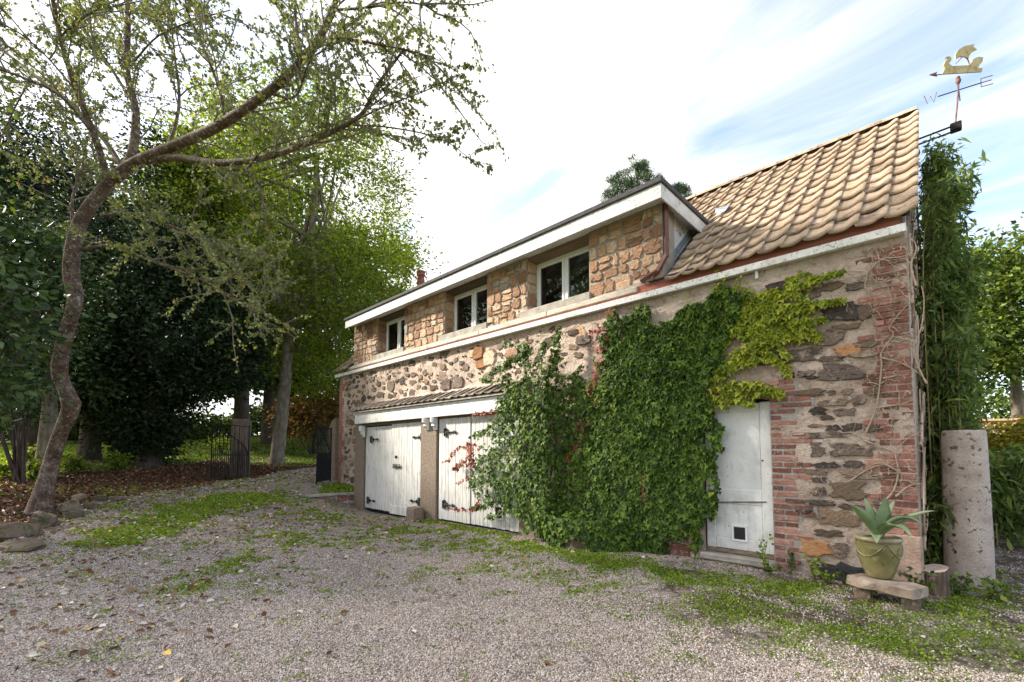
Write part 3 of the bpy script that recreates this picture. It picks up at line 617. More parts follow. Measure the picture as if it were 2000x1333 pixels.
TLr = (RY-6.33)/math.cos(ang)/ (nrow+0.0); TL_save = TL; TL = TLr; TM = tile_mesh()
add_tiles(roof, TM, XR-.02+.0, 16, nrow, (6.31, rz(6.31)+.02), ang, 1, cond=lambda x, y: x > -3.05 or y > 7.55 and x > -4.4)
add_tiles(roof, TM, -13.30, 4, 4, (6.31, rz(6.31)+.02), ang, 1)
for i in range(10):
    x1 = XR + .09 - i*.44
    b = MB(); n = 7; V = []
    for k in range(n):
        a = math.pi*(k/(n-1)); 
        for xx, rr in ((x1, .135), (x1-.45, .128)): V.append((xx, RY - math.cos(a)*rr*.95, RZ + .0 + math.sin(a)*rr*.75))
    b.poly(V, [(2*k, 2*k+1, 2*k+3, 2*k+2) for k in range(n-1)] + [tuple(range(0, 2*n, 2)), tuple(range(1, 2*n, 2))]); b.build('ridge_tile', M_tile, roof)
b = MB(); b.prism([(6.36, rz(6.36)-.14), (RY, RZ-.12), (RY, RZ-.01), (6.36, rz(6.36)-.03)], 0, XR+.022, XR+.055); b.build('verge_board', M_gable, house)
# chimney stack and pot showing above the dormer
b = MB(); cx, cy = -13.05, 9.5; b.box((cx-.45, cy-.3, 6.0), (cx+.45, cy+.3, 7.28), .02); ch = b.build('chimney', M_brick, house)
MB().box((cx-.5, cy-.35, 7.281), (cx+.5, cy+.35, 7.34), .02).build('chimney_cap', M_conc, ch)
p = at(822, 545, 15.9)
MB().lathe([(.13, -.35), (.135, .0), (.115, .14), (.15, .17), (.155, .21), (.12, .23), (.12, .26), (.155, .28), (.155, .32), (.11, .33)], (p[0], p[1], p[2]-.06), 16).build('chimney_pot', M_terra, ch, True)

# ---- garage: pillars, planked doors, beam, little tiled pent
GY = 6.22
b = MB()
for nm, x0, x1 in (('gate', -12.35, -11.83), ('gate', -9.05, -8.40), ('gate', -5.84, -5.35)):
    q = MB(); q.box((x0, GY-.05, -.6), (x1, YF, 2.14), .02); q.v = [(x + U(-.004, .004), y + U(-.006, .006), z) for x, y, z in q.v]; q.build('pillar', M_rough, house)
MB().box((-11.83, GY+.09, -.5), (-9.05, YF-.01, 2.14)).box((-8.40, GY+.09, -.5), (-5.84, YF-.01, 2.14)).build('garage_recess', M_dark, house)
MB().box((-11.82, GY-.0, 2.03), (-9.06, GY+.08, 2.13), .005).box((-8.39, GY, 2.06), (-5.85, GY+.08, 2.15), .005).build('head_board', M_bstone, house)
def strap_hinge(parent, u, v, y, s, flip):
    """wrought strap: a scrolled root, ball bulges, a spear point"""
    p = onY(u, v, y); d = -1 if flip else 1; x, z_ = p[0], p[2]; L = .44*s; b = MB(); yy = y-.012
    def bar(pts, w_): 
        b.tube([(x + d*a*s, yy, z_ + c*s) for a, c in pts], w_*s, 5)
    bar([(0, 0), (.12, 0), (.30, 0), (.44, 0)], .014)
    bar([(.02, -.085), (.02, 0), (.02, .085)], .02)
    for sg in (1, -1):
        bar([(.02, .08*sg), (.07, .095*sg), (.105, .07*sg), (.095, .035*sg), (.065, .03*sg), (.06, .055*sg)], .013); bar([(.11, 0), (.14, .03*sg), (.17, .035*sg), (.185, .012*sg)], .011); bar([(.33, 0), (.36, .028*sg), (.39, .02*sg), (.44, 0)], .011)
    b.lathe([(.001, -.012), (.022, -.008), (.022, .008), (.001, .012)], (x + d*.25*s, yy, z_), 8)
    b.build('hinge', M_iron, parent)
def planked(name, x0, x1, z0, z1, y, n, dz=0.):
    root = MB().box((x0+.01, y+.032, z0+.02), (x1-.01, y+.06, z1-.02)).build(name, M_doorw, house)
    xs = np.linspace(x0+.004, x1-.004, n+1)
    for a, c in zip(xs[:-1], xs[1:]):
        MB().box((a+.0025, y+U(-.002, .002), z0+U(0, .012)), (c-.0025, y+.03, z1-U(0, .006)), .004).build('plank', M_doorw, root)
    return root
d1 = planked('garage_door', -11.80, -10.42, -.24, 2.0, GY+.012, 11); d2 = planked('garage_door', -10.40, -9.07, -.27, 2.03, GY-.012, 11)
d3 = planked('garage_door', -8.37, -7.27, -.20, 2.06, GY-.006, 9); d4 = planked('garage_door', -7.25, -5.86, -.20, 2.07, GY+.004, 11)
MB().box((-10.40, GY-.045, -.265), (-9.08, GY-.016, -.05), .006).build('kick_board', M_doorw, d2)
for dd, u, v, fl, s in ((d1, 724, 859, False, 1.0), (d2, 827, 854, True, 1.0), (d1, 717, 977, False, 1.0), (d2, 822, 981, True, 1.0), (d3, 868, 845, False, 1.0), (d3, 865, 985, False, 1.0), (d4, 1020, 995, True, 1.0)): strap_hinge(dd, u, v, GY-.02, s, fl)
p = onY(773, 893, GY-.03); MB().box((p[0]-.06, p[1], p[2]-.035), (p[0]+.05, p[1]+.03, p[2]+.035), .01).build('lock_plate', M_iron, d1)
p = onY(772, 911, GY-.03); b = MB(); b.tube([(p[0]-.08, GY-.035, p[2]), (p[0]+.26, GY-.035, p[2]-.01)], .014, 6)
for dx in (-.08, .0, .09, .2): b.tube(smooth_path([(p[0]+dx-.03, GY-.04, p[2]-.045), (p[0]+dx+.02, GY-.05, p[2]-.02), (p[0]+dx-.01, GY-.045, p[2]+.03), (p[0]+dx+.03, GY-.04, p[2]+.05)], 3), .012, 5)
b.build('latch', M_iron, d2)
cat_flap(d4, 975, 1002, .24, .27, GY-.01)
BY = 6.06
MB().box((-12.15, BY, 2.10), (-9.0, BY+.06, 2.40), .006).build('beam', M_white, house); MB().box((-8.998, BY, 2.10), (-5.92, BY+.06, 2.40), .006).build('beam', M_white, house)
MB().box((-12.1, BY+.06, 2.145), (-5.92, YF, 2.39)).build('beam_core', M_bstone, house)
pent = MB(); pent.prism([(BY-.06, 2.44), (YF+.01, 2.70), (YF+.01, 2.62), (BY-.06, 2.405)], 0, -12.3, -5.82); pent = pent.build('pent_roof', M_conc, house)
TL = .46; PM = tile_mesh(M_ptile); pa = math.atan2(.26, .47)
for i in range(26):
    piece('tile', PM, pent, (-5.92 - i*TW, BY-.09, 2.455 + U(-.006, .006)), rot=(pa + U(-.02, .02), U(-.03, .03), U(-.02, .02)))
TL = TL_save
b = MB(); xs = np.linspace(-12.3, -5.8, 60)                       # cement fillet where the little roof meets the wall
V = [];
for x in xs: V += [(x, YF-.16-U(0, .05), 2.60+U(-.01, .015)), (x, YF-.06, 2.68+U(-.01, .02)), (x, YF+.02, 2.80+U(-.03, .03))]
b.poly(V, [(3*i+j, 3*i+3+j, 3*i+4+j, 3*i+1+j) for i in range(59) for j in (0, 1)]); b.build('cement_fillet', M_mortar, house)
for u, v in ((707, 842), (831, 826), (847, 825)):                # carved white corbels under the beam
    p = onY(u, v, GY-.12); x, z_ = p[0], p[2]; b = MB(); prof = [(.0, .13), (-.12, .13), (-.13, .08), (-.10, .05), (-.12, .0), (-.09, -.04), (-.10, -.08), (-.06, -.12), (-.03, -.17), (.0, -.18)]
    b.prism([(GY-.05 + a, z_ + c) for a, c in prof], 0, x-.055, x+.055); b.lathe([(.01, -.08), (.06, -.06), (.06, .06), (.01, .08)], (x, GY-.15, z_+.06), 8); b.build('corbel', M_white, house)
# granite jamb block at the foot of the corner and a pipe from the gable
p = onY(1770, 1040, YF); b = MB(); b.box((-.60, YF-.02, -.3), (XR+.012, YF+.12, .42), .02); b.v = [(x + U(-.012, .012), y + U(-.01, .01), z) for x, y, z in b.v]; b.build('corner_block', mat('pink_corner_granite', [(0, (.34, .22, .17)), (1, (.52, .38, .31))], scale=8, bump=.8, bscale=30), house)
MB().tube([(XR, 8.3, onY(1850, 728, 8.3)[2]), (.28, 8.3, onY(1890, 727, 8.3)[2])], .04, 10).build('waste_pipe', M_pvc, house)

# ------------------------------------------------------------------ things by the house
M_gran = mat('pitted_granite', [(0, (.38, .30, .26)), (.5, (.50, .415, .365)), (1, (.58, .50, .455))], scale=5, bump=.9, bscale=45, bdist=.02, detail=8, specks=[((.15, .115, .095), 13, .585, .61), ((.30, .24, .21), 45, .56, .70), ((.62, .56, .52), 70, .57, .70)])
M_glaze = mat('olive_glaze', [(0, (.13, .115, .045)), (.5, (.21, .19, .075)), (1, (.30, .27, .13))], scale=3, bump=.1, bscale=20, rough=.22, spec=.5, coat=.5, detail=8, specks=[((.36, .33, .20), 7, .54, .74), ((.10, .075, .03), 13, .56, .72)])
M_oldwood = mat('grey_old_timber', [(0, (.07, .05, .036)), (.5, (.145, .105, .078)), (1, (.24, .185, .145))], scale=5, stretch=(6, 6, .7), bump=.9, bscale=14)
M_rock = mat('edging_rock', [(0, (.07, .055, .042)), (.4, (.14, .105, .078)), (.7, (.22, .155, .11)), (1, (.28, .205, .15))], scale=5, rnd='objmix', rndamt=.25, bump=1, bscale=12, bdist=.06, detail=8, specks=[((.05, .07, .025), 5, .50, .66), ((.30, .25, .20), 22, .58, .7)])
M_soil = mat('dark_soil', [(0, (.02, .014, .01)), (1, (.06, .045, .03))], scale=10, bump=.8)
cb = at(1894, 1148, 5.2); cb[2] = zg(cb[0], cb[1])
# hollow granite column
col_ = thing('granite_column', cb, 'tall pitted granite column, hollow at the top, standing beside the house corner', 'column'); col_['kind'] = 'thing'
b = MB(); H = 1.56 - cb[2]; n = 40; V = []; prof = [(r_*.79, z_) for r_, z_ in [(.265, -.05), (.265, .02), (.26, .5), (.252, 1.0), (.244, 1.5), (.240, H-.03), (.228, H), (.15, H-.005), (.135, H-.03), (.13, H-.30)]]
for r, z_ in prof:
    for k in range(n): a = 2*math.pi*k/n; rr = r*(1 + (vnoise(a*2, z_*3, 2, 21)-.5)*.03) + (U(-.004, .004)); V.append((cb[0] + rr*math.cos(a) + .012*z_, cb[1] + rr*math.sin(a), cb[2] + z_ + U(-.004, .004)))
F = [(i*n+k, i*n+(k+1) % n, (i+1)*n+(k+1) % n, (i+1)*n+k) for i in range(len(prof)-1) for k in range(n)] + [tuple(range((len(prof)-1)*n, len(prof)*n))]
b.poly(V, F).build('shaft', M_gran, col_, True)
for (a, zz_) in ((-2.05, .55), (-2.0, .36)):
    x = cb[0] + .2*math.cos(a); y = cb[1] + .2*math.sin(a); MB().box((x-.03, y-.006, cb[2]+zz_-.018), (x+.03, y+.03, cb[2]+zz_+.018), .005).build('socket_hole', M_soil, col_)
# stone bench, pot, agave
bz = .03; sL, sR = onZ(1650, 1138, bz-.07), onZ(1788, 1170, bz-.07); sdir = (sR-sL)/np.linalg.norm(sR-sL); bc = (sL+sR)/2 + np.array([-sdir[1], sdir[0], 0])*.15; bc[2] = bz; SLn = np.linalg.norm(sR-sL)/2; pc = onZ(1718, 1128, bz)
bench = thing('stone_bench', (bc[0], bc[1], -.2), 'low mossy slab bench on two stone blocks carrying the olive pot', 'bench')
b = MB(); b.prism([(-SLn, -.13), (-SLn*.5, -.165), (0, -.15), (SLn*.45, -.16), (SLn*.9, -.15), (SLn, -.06), (SLn*.97, .12), (SLn*.5, .16), (-.05, .15), (-SLn*.6, .17), (-SLn*.95, .12), (-SLn*1.02, 0)], 2, -.08, 0); r = math.atan2(sdir[1], sdir[0])
b.v = [(bc[0] + x*math.cos(r) - y*math.sin(r) + U(-.012, .012), bc[1] + x*math.sin(r) + y*math.cos(r) + U(-.012, .012), bz + z + U(-.006, .006)) for x, y, z in b.v]
b.build('slab', mat('lichened_slab', [(0, (.22, .16, .12)), (.5, (.36, .28, .22)), (1, (.46, .37, .31))], scale=8, bump=.9, bscale=20, specks=[((.10, .12, .04), 9, .58, .75), ((.30, .12, .06), 14, .62, .75)]), bench)
for dx in (-SLn+.1, SLn-.09):
    b = MB(); x = bc[0] + dx*math.cos(r); y = bc[1] + dx*math.sin(r)-.03; b.box((x-.065, y-.09, -.30), (x+.065, y+.12, bz-.088), .012); b.v = [(q[0] + U(-.012, .012), q[1] + U(-.01, .01), q[2]) for q in b.v]; b.build('leg', M_rock, bench)
pc[2] = bz+.006
pot = thing('glazed_pot', pc, 'olive green glazed pot with spiral relief standing on the slab bench', 'pot')
prof = [(r_*.80, z_*.93) for r_, z_ in [(.125, 0), (.14, .01), (.17, .08), (.205, .18), (.232, .28), (.236, .34), (.222, .385), (.226, .40), (.240, .415), (.242, .43), (.23, .44), (.212, .432), (.202, .40), (.198, .36)]]
MB().lathe(prof, pc, 40).build('body', M_glaze, pot, True)
MB().lathe([(.168, .345), (.188, .372), (.196, .378), (.199, .392), (.192, .408), (.180, .412), (.168, .402)], pc, 40).build('rim', mat('pale_rim_glaze', [(0, (.26, .21, .12)), (1, (.44, .38, .25))], scale=8, rough=.35, bump=.2), pot, True)
MB().lathe([(.16, .35), (.001, .365)], pc, 20).build('soil', M_soil, pot)
def on_pot(a, z_):
    r_ = np.interp(z_, [p[1] for p in prof[:8]], [p[0] for p in prof[:8]]); return (pc[0] + (r_+.004)*math.cos(a), pc[1] + (r_+.004)*math.sin(a), pc[2] + z_)
A0 = math.atan2(-pc[1], -pc[0]) + .35
MB().tube([on_pot(A0 + (.30 - .020*i)*math.cos(i*.42)*.75, .285 + (.055 - .0027*i)*math.sin(i*.42)) for i in range(19)], .007, 6).build('spiral_relief', M_glaze, pot, True)
MB().tube([on_pot(A0 - t, .37 - .15*math.sin(t/1.9*math.pi)) for t in np.linspace(0, 1.9, 22)], .006, 6).tube([on_pot(A0 + t, .37 - .15*math.sin(t/1.5*math.pi)) for t in np.linspace(0, 1.5, 18)], .006, 6).build('swag_relief', M_glaze, pot, True)
ag = thing('agave', pc + np.array([0, 0, .39]), 'spiky blue-green agave growing in the olive glazed pot', 'plant')
M_ag = mat('agave_leaf', [(0, (.16, .22, .105)), (.5, (.25, .32, .17)), (1, (.36, .42, .27))], scale=4, bump=.1, rough=.5, rnd='obj', rndamt=.2, trans=.1)
def agave_leaf(tip_uv, depth, wid, bend, kink=0.):
    base = pc + np.array([0, 0, .40]); tip = at(tip_uv[0], tip_uv[1], depth); ctrl = (base*.45 + tip*.55) + np.array([0, 0, bend]); P = []
    n = 12
    for i in range(n+1):
        t = i/n; P.append((1-t)**2*base + 2*t*(1-t)*ctrl + t*t*tip)
    P = np.array(P); T = np.gradient(P, axis=0); T /= np.linalg.norm(T, axis=1)[:, None]
    S = np.cross(T, [0, 0, 1.]); nn = np.linalg.norm(S, axis=1)[:, None]; toc = CV - base; S = np.where(nn > .35, S/np.maximum(nn, 1e-6), RV[None]); Nn = np.cross(S, T); V = []
    for i in range(n+1):
        t = i/n; w_ = 1.2*wid*(.55 + .9*t*(1-t)*2 if t < .5 else max(.0, (1-t)**.75*1.72))*.72; 
        for a, hh in ((-1, .35), (-.5, .06), (0, -.02), (.5, .06), (1, .35)): V.append(P[i] + S[i]*w_*a + Nn[i]*w_*hh)
        for a, hh in ((.5, -.14), (0, -.25), (-.5, -.14)): V.append(P[i] + S[i]*w_*a + Nn[i]*w_*(hh))
    F = [(i*8+k, i*8+(k+1) % 8, i*8+8+(k+1) % 8, i*8+8+k) for i in range(n) for k in range(8)]
    b = MB(); b.poly(V, F); b.build('leaf', M_ag, ag, True)
for tip, d, wd, bn, *_ in [((1660, 985), 4.45, .085, .07), ((1688, 972), 4.7, .06, .03), ((1728, 970), 4.6, .095, .0), ((1747, 978), 4.65, .075, .0), ((1828, 998), 4.45, .085, .10), ((1804, 1028), 4.3, .075, .26), ((1780, 1048), 4.15, .075, .22), ((1678, 1048), 4.3, .05, .02), ((1705, 990), 4.75, .06, .03), ((1712, 1062), 4.15, .06, .10)]: agave_leaf(tip, d, wd, bn)
# log
lg = at(1828, 1158, 4.75); lg[2] = zg(lg[0], lg[1])
log = thing('cut_log', lg, 'short upright cut log between the pot bench and the granite column', 'log')
b = MB(); prof = [(.112, -.05), (.108, .1), (.104, .2), (.108, .27)]; n = 22; V = [(lg[0] + r_*(1+.06*math.sin(5*a)+U(-.03, .03))*math.cos(a), lg[1] + r_*(1+.06*math.sin(5*a))*math.sin(a), lg[2]+z_ + (.03*math.cos(a-1) if z_ > .25 else 0)) for r_, z_ in prof for a in np.linspace(0, 2*math.pi, n, endpoint=False)]
b.poly(V, [(i*n+k, i*n+(k+1) % n, (i+1)*n+(k+1) % n, (i+1)*n+k) for i in range(3) for k in range(n)]).build('bark', M_oldwood, log, True)
MB().poly(V[-n:], [tuple(range(n))]).build('cut_face', mat('pale_cut_wood', [(0, (.36, .27, .22)), (1, (.52, .42, .36))], scale=12, bump=.5), log)
# stone block at the pillar foot
p = G(830, 1010); p = np.array([-8.98, 5.98, zg(-8.98, 5.98)]); bl = MB(); bl.box((p[0]-.17, p[1]-.13, p[2]-.05), (p[0]+.21, p[1]+.15, p[2]+.30), .03); bl.v = [(x + U(-.02, .02), y + U(-.02, .02), z_) for x, y, z_ in bl.v]
tag(bl.build('stone_block', M_rough), 'grey stone block at the foot of the pillar between the garage doors', 'stone block')
# curved planter under the ivy
pl0 = np.array([-4.45, 6.35, zg(-4.4, 6.)]); rp = thing('round_planter', pl0, 'half-round stone planter almost buried under the dark ivy', 'planter')
b = MB(); n = 17; V = []
for k in range(n):
    a = math.pi + math.pi*k/(n-1)
    for rx, ry, z_ in ((.84, .50, -.1), (.80, .46, .36), (.62, .30, .36)): V.append((pl0[0] + rx*math.cos(a), YF - .02 + ry*math.sin(a)*1.15, pl0[2] + z_))
b.poly(V, [(3*k+j, 3*k+3+j, 3*k+4+j, 3*k+1+j) for k in range(n-1) for j in (0, 1)]); rpw = b.build('planter_wall', M_mortar, rp)
for row in range(2):
    for k in range(9):
        a = math.pi + math.pi*(k + .5 + .25*row)/9.6; x = pl0[0] + .825*math.cos(a); y = YF-.02 + .555*math.sin(a)
        piece('stone', stone_mesh('stone', random.choice([M_brick, M_bstone, M_pink, M_bstone]), U(.2, .28), U(.12, .16), n=9, irr=.14, sq=.4, prot=.025), rpw, (x, y, pl0[2] + .08 + .16*row), rot=(0, 0, math.atan2(.50*math.sin(a), .84*math.cos(a)) + math.pi/2))
for k in range(6):
    a0 = math.pi + math.pi*k/6 + .03; a1 = math.pi + math.pi*(k+1)/6 - .03; b = MB(); q = []
    for a in np.linspace(a0, a1, 4): q.append((pl0[0] + .87*math.cos(a), YF-.02 + .60*math.sin(a)))
    for a in np.linspace(a1, a0, 4): q.append((pl0[0] + .60*math.cos(a), YF-.02 + .35*math.sin(a)))
    b.prism(q, 2, pl0[2]+.365, pl0[2]+.42); b.build('coping', M_conc, rp)
MB().lathe([(.62, .33), (.01, .36)], (pl0[0], YF-.05, pl0[2]), 18).build('soil', M_soil, rp)
# raised bed at the far corner
bA = at(607, 967, 12.15); bB = at(703, 961, 13.1); bd = thing('raised_bed', (bA + bB)/2*[1, 1, 0], 'low raised bed with stone coping and bright moss beside the far garage pillar', 'raised bed')
bdir = (bB - bA)*[1, 1, 0]; bL = np.linalg.norm(bdir); bdir /= bL; bnor = np.array([-bdir[1], bdir[0], 0]); btop = bA[2] - .07
def bq(s_, o, z_): return tuple(bA*[1, 1, 0] + bdir*s_ + bnor*o + np.array([0, 0, z_]))
def bbox(s0, s1, o0, o1, z0, z1, ch=0.): q = MB().box((s0, o0, z0), (s1, o1, z1), ch); q.v = [bq(*p) for p in q.v]; return q
bw = bbox(0, bL, .02, .16, -.6, btop).build('bed_wall', M_mortar, bd); x0 = .02
while x0 < bL - .1:
    w_ = min(U(.22, .42), bL - x0); zz_ = btop
    for hh in (.19, .19): piece('stone', block_stone(0, w_-.025, zz_-hh+.012, zz_-.012, .02, random.choice([M_bstone, M_bstone, M_brick, M_rock])), bw, bq(x0 + w_/2, .018, zz_-hh/2), rot=(0, 0, math.atan2(bdir[1], bdir[0]))); zz_ -= hh
    x0 += w_
for s0, s1 in ((-.05, bL*.52), (bL*.52+.008, bL+.02)): bbox(s0, s1, -.05, .2, btop+.002, btop+.075, .012).build('coping', M_conc, bd)
BEDP = [bq(.05, .16, btop+.02), bq(bL, .16, btop+.02), (-12.37, 6.46, .20), (-14.0, 6.46, .30), (-13.6, 5.75, .27)]
MB().poly(BEDP + [(p[0], p[1], -.5) for p in BEDP], [(0, 1, 2, 3, 4)] + [(k, (k+1) % 5, (k+1) % 5 + 5, k+5) for k in range(5)]).build('bed_soil', M_soil, bd)
# timber gate post and rendered gate pillar
gp = at(468, 935, 15.6); gz = zg(gp[0], gp[1])
tp = thing('gate_post', (gp[0], gp[1], gz), 'weathered thick timber post behind the open iron gate', 'post')
b = MB(); hw = .24; b.box((-hw, -.18, -.1), (hw, .2, 2.0), .03); rr = math.radians(45); b.v = [(gp[0] + x*math.cos(rr) - y*math.sin(rr) + U(-.02, .02), gp[1] + x*math.sin(rr) + y*math.cos(rr) + U(-.02, .02), gz + z_ + (U(-.04, .03) if z_ > 1.9 else 0)) for x, y, z_ in b.v]
b.build('post_timber', M_oldwood, tp)
for k in range(3):
    b = MB(); b.box((-.22+k*.15, -.225, .0), (-.09+k*.15, -.203, 1.8+.05*k), .004); b.v = [(gp[0] + x*math.cos(rr) - y*math.sin(rr), gp[1] + x*math.sin(rr) + y*math.cos(rr), gz + z_) for x, y, z_ in b.v]; b.build('facing_board', M_oldwood, tp)
px = np.array([-14.75, 6.75]); pz = zg(*px)
gpl = thing('gate_pillar', (px[0], px[1], pz), 'brown rendered gate pillar with sloping top against the house corner', 'pillar'); gpl['kind'] = 'thing'
b = MB(); b.prism([(px[0]-.30, pz-.3), (px[0]+.3, pz-.3), (px[0]+.3, 2.42), (px[0]+.05, 2.36), (px[0]-.30, 2.02)], 1, px[1]-.2, px[1]+.2); b.build('pillar_shaft', M_rough, gpl)
def iron_gate(name, hinge, free, zb, hh, label, dense):
    hinge = np.array(hinge[:2]); free = np.array(free[:2]); g = thing(name, (*hinge, zb), label, 'gate', 'pair of open wrought iron gates'); L = np.linalg.norm(free-hinge); d = (free-hinge)/L
    def q(s_, z_): return (hinge[0] + d[0]*s_*L, hinge[1] + d[1]*s_*L, zb + .06 + z_)
    for s_, top in ((0, hh*.98), (1, hh)): MB().tube([q(s_, -.04), q(s_, top)], .022, 6).build('stile', M_iron, g)
    for z_ in (.03, hh*.42): MB().tube([q(0, z_), q(1, z_)], .016, 6).build('rail', M_iron, g)
    MB().tube([q(s_, hh*(.42 + .55*s_**.6) if s_ > 0 else hh*.42) for s_ in np.linspace(0, 1, 12)], .018, 6).build('curved_rail', M_iron, g); MB().tube([q(0, hh*.95), q(.5, hh*.98), q(1, hh*.95)], .014, 6).build('rail', M_iron, g)
    n = 10
    for k in range(1, n):
        s_ = k/n; MB().tube([q(s_, .03), q(s_, hh*.97 if dense else hh*(.42 + .55*s_**.6)+.04)], .014, 5).build('bar', M_iron, g)
    for k in range(n):
        s_ = (k+.5)/n; MB().tube([q(s_, .03), q(s_, hh*.47), q(s_, hh*.53)], [.012, .016, .001], 5).build('spike', M_iron, g)
h0 = at(484, 934, 15.2); f0 = at(411, 944, 14.6); iron_gate('iron_gate', h0, f0, zg(h0[0], h0[1])-.02, 1.78, 'open iron gate with arched top rail in front of the timber post', False)
h1 = at(645, 944, 14.3); f1 = at(618, 946, 13.3); iron_gate('iron_gate', h1, f1, zg(f1[0], f1[1]), 1.72, 'open iron gate seen edge-on beside the house corner', True)
# edging rocks along the bank
ROCKS = [(28,1022,110,56,'large square mossy rock at the left edge of the bank'),(40,1058,120,30,'long flat rock in front of the square mossy rock'),(88,1000,66,62,'dark rounded boulder against the leaning trunk'),(100,1018,60,22,'thin slanted slab in front of the dark boulder'),(130,978,44,40,'brown rock just right of the dark boulder'),(148,995,50,32,'tan wedge rock beside the drive'),(152,965,44,24,'pale rock on top of the bank edge'),(178,982,42,24,'small tan rock next in the edging'),(196,968,36,18,'flat pinkish rock in the edging'),(226,970,40,14,'last low flat rock where the edging ends')]
for u, v, ww, hh, lab in ROCKS:
    g = G(u, v + hh/2); D = project(g)[2]; w_ = ww/FPX*D*.70; h_ = hh/FPX*D*.46; b = MB()
    V = []; n = 9; lv = [(.85, -.2), (1, .1), (.97, .6), (.86, .88), (.45, .98)]
    ph = U(0, 6)
    for s_, t in lv:
        for k in range(n): a = 2*math.pi*k/n; e = s_*(1 + .22*math.sin(2*a+ph) + .12*math.sin(3*a+2*ph) + U(-.14, .14)); V.append((g[0] + .5*w_*e*(math.cos(a)*RV[0]) + .36*w_*e*math.sin(a)*FV[0], g[1] + .5*w_*e*math.cos(a)*RV[1] + .36*w_*e*math.sin(a)*FV[1], g[2] + h_*t*(1 + .22*math.cos(a+ph*2)) + U(-.06, .06)*h_))
    b.poly(V, [(i*n+k, i*n+(k+1) % n, (i+1)*n+(k+1) % n, (i+1)*n+k) for i in range(4) for k in range(n)] + [tuple(range(4*n, 5*n))])
    tag(b.build('edging_rock', M_rock), lab, 'rock', 'rocks edging the bank beside the drive')
# weathervane on a bracket at the gable top
M_rust = mat('rusty_steel', [(0, (.10, .045, .045)), (.5, (.21, .10, .09)), (1, (.30, .16, .14))], scale=14, bump=.3, rough=.7)
M_brass = mat('tarnished_gilt', [(0, (.34, .22, .09)), (.5, (.52, .40, .18)), (1, (.58, .47, .26))], scale=10, bump=.2, rough=.5, metal=.3, specks=[((.22, .09, .07), 12, .6, .72)])
vb = at(1866, 250, 7.0); wv = thing('weathervane', vb, 'rusty weathervane with gilt sailing ship on a bracket at the gable top', 'weathervane')
D0 = 7.0
MB().tube([at(1866, 242, D0), at(1870, 200, D0), at(1873, 150, D0)], .011, 8).build('pole', M_rust, wv)
MB().lathe([(.012, 0), (.03, .03), (.036, .06), (.02, .09), (.03, .10), (.012, .13)], at(1872, 165, D0), 10).build('bearing', M_rust, wv, True)
p = at(1866, 248, D0); MB().box((p[0]-.06, p[1]-.06, p[2]-.07), (p[0]+.07, p[1]+.06, p[2]+.05), .01).build('bracket_box', M_iron, wv)
for dv_ in (-3, 8): MB().tube([at(1860, 250+dv_, D0), (XR, 9.5, at(1840, 258+dv_, D0)[2])], .014, 6).build('bracket_arm', M_iron, wv)
W0, E0 = at(1832, 189, 7.12), at(1917, 162, 6.88); MB().tube([W0, E0], .008, 6).build('arm', M_iron, wv)
MB().tube([at(1875, 197, 6.6), at(1873, 180, 7.0), at(1870, 166, 7.4)], .007, 6).build('cross_arm', M_iron, wv)
ad_ = (E0 - W0)/np.linalg.norm(E0 - W0); ad_[2] = 0; ad_ /= np.linalg.norm(ad_)
def letter(name, c, strokes, s):
    b = MB()
    for st in strokes: b.tube([c + ad_*x*s + np.array([0, 0, z_*s]) for x, z_ in st], .007, 5)
    b.build(name, M_rust, wv)
letter('letter_w', W0 - ad_*.09, [[(-1, 1), (-.5, -1), (0, .6), (.5, -1), (1, 1)]], .075)
letter('letter_e', E0 + ad_*.06, [[(1, 1), (-1, 1), (-1, -1), (1, -1)], [(-1, 0), (.8, 0)]], .065)
def plate(name, uvs, m, d=7.0, t=.008):
    Pn = [at(u, v, d) for u, v in uvs]; n = len(Pn); b = MB(); b.poly([q - FV*t for q in Pn] + [q + FV*t for q in Pn], [tuple(range(n)), tuple(reversed(range(n, 2*n)))] + [(i, (i+1) % n, (i+1) % n + n, i+n) for i in range(n)]); b.build(name, m, wv)
def ez(x, y): return (1500 + x/3.332, 50 + y/3.332)
plate('ship_hull', [ez(*q) for q in [(1128,320),(1150,288),(1140,262),(1152,232),(1172,222),(1168,214),(1150,216),(1160,206),(1180,204),(1192,214),(1190,232),(1176,250),(1196,266),(1250,264),(1300,262),(1318,248),(1340,218),(1366,206),(1398,210),(1392,240),(1372,264),(1364,278),(1394,282),(1388,304),(1260,312)]], M_brass)
plate('ship_sail', [ez(*q) for q in [(1216,222),(1218,190),(1238,160),(1272,138),(1310,130),(1344,124),(1332,138),(1358,160),(1340,168),(1318,184),(1306,204),(1300,222),(1280,206),(1250,206)]], M_brass, 7.02)
MB().tube([at(*ez(1222, 250), 7), at(*ez(1262, 208), 7)], .006, 5).tube([at(*ez(1310, 250), 7), at(*ez(1296, 210), 7)], .008, 5).build('mast', M_rust, wv)
MB().tube([at(*ez(1128, 320), 7), at(*ez(1090, 322), 7)], .007, 5).build('arrow_shaft', M_rust, wv); plate('arrow_head', [ez(1050, 322), ez(1100, 304), ez(1092, 320), ez(1100, 332)], M_rust)
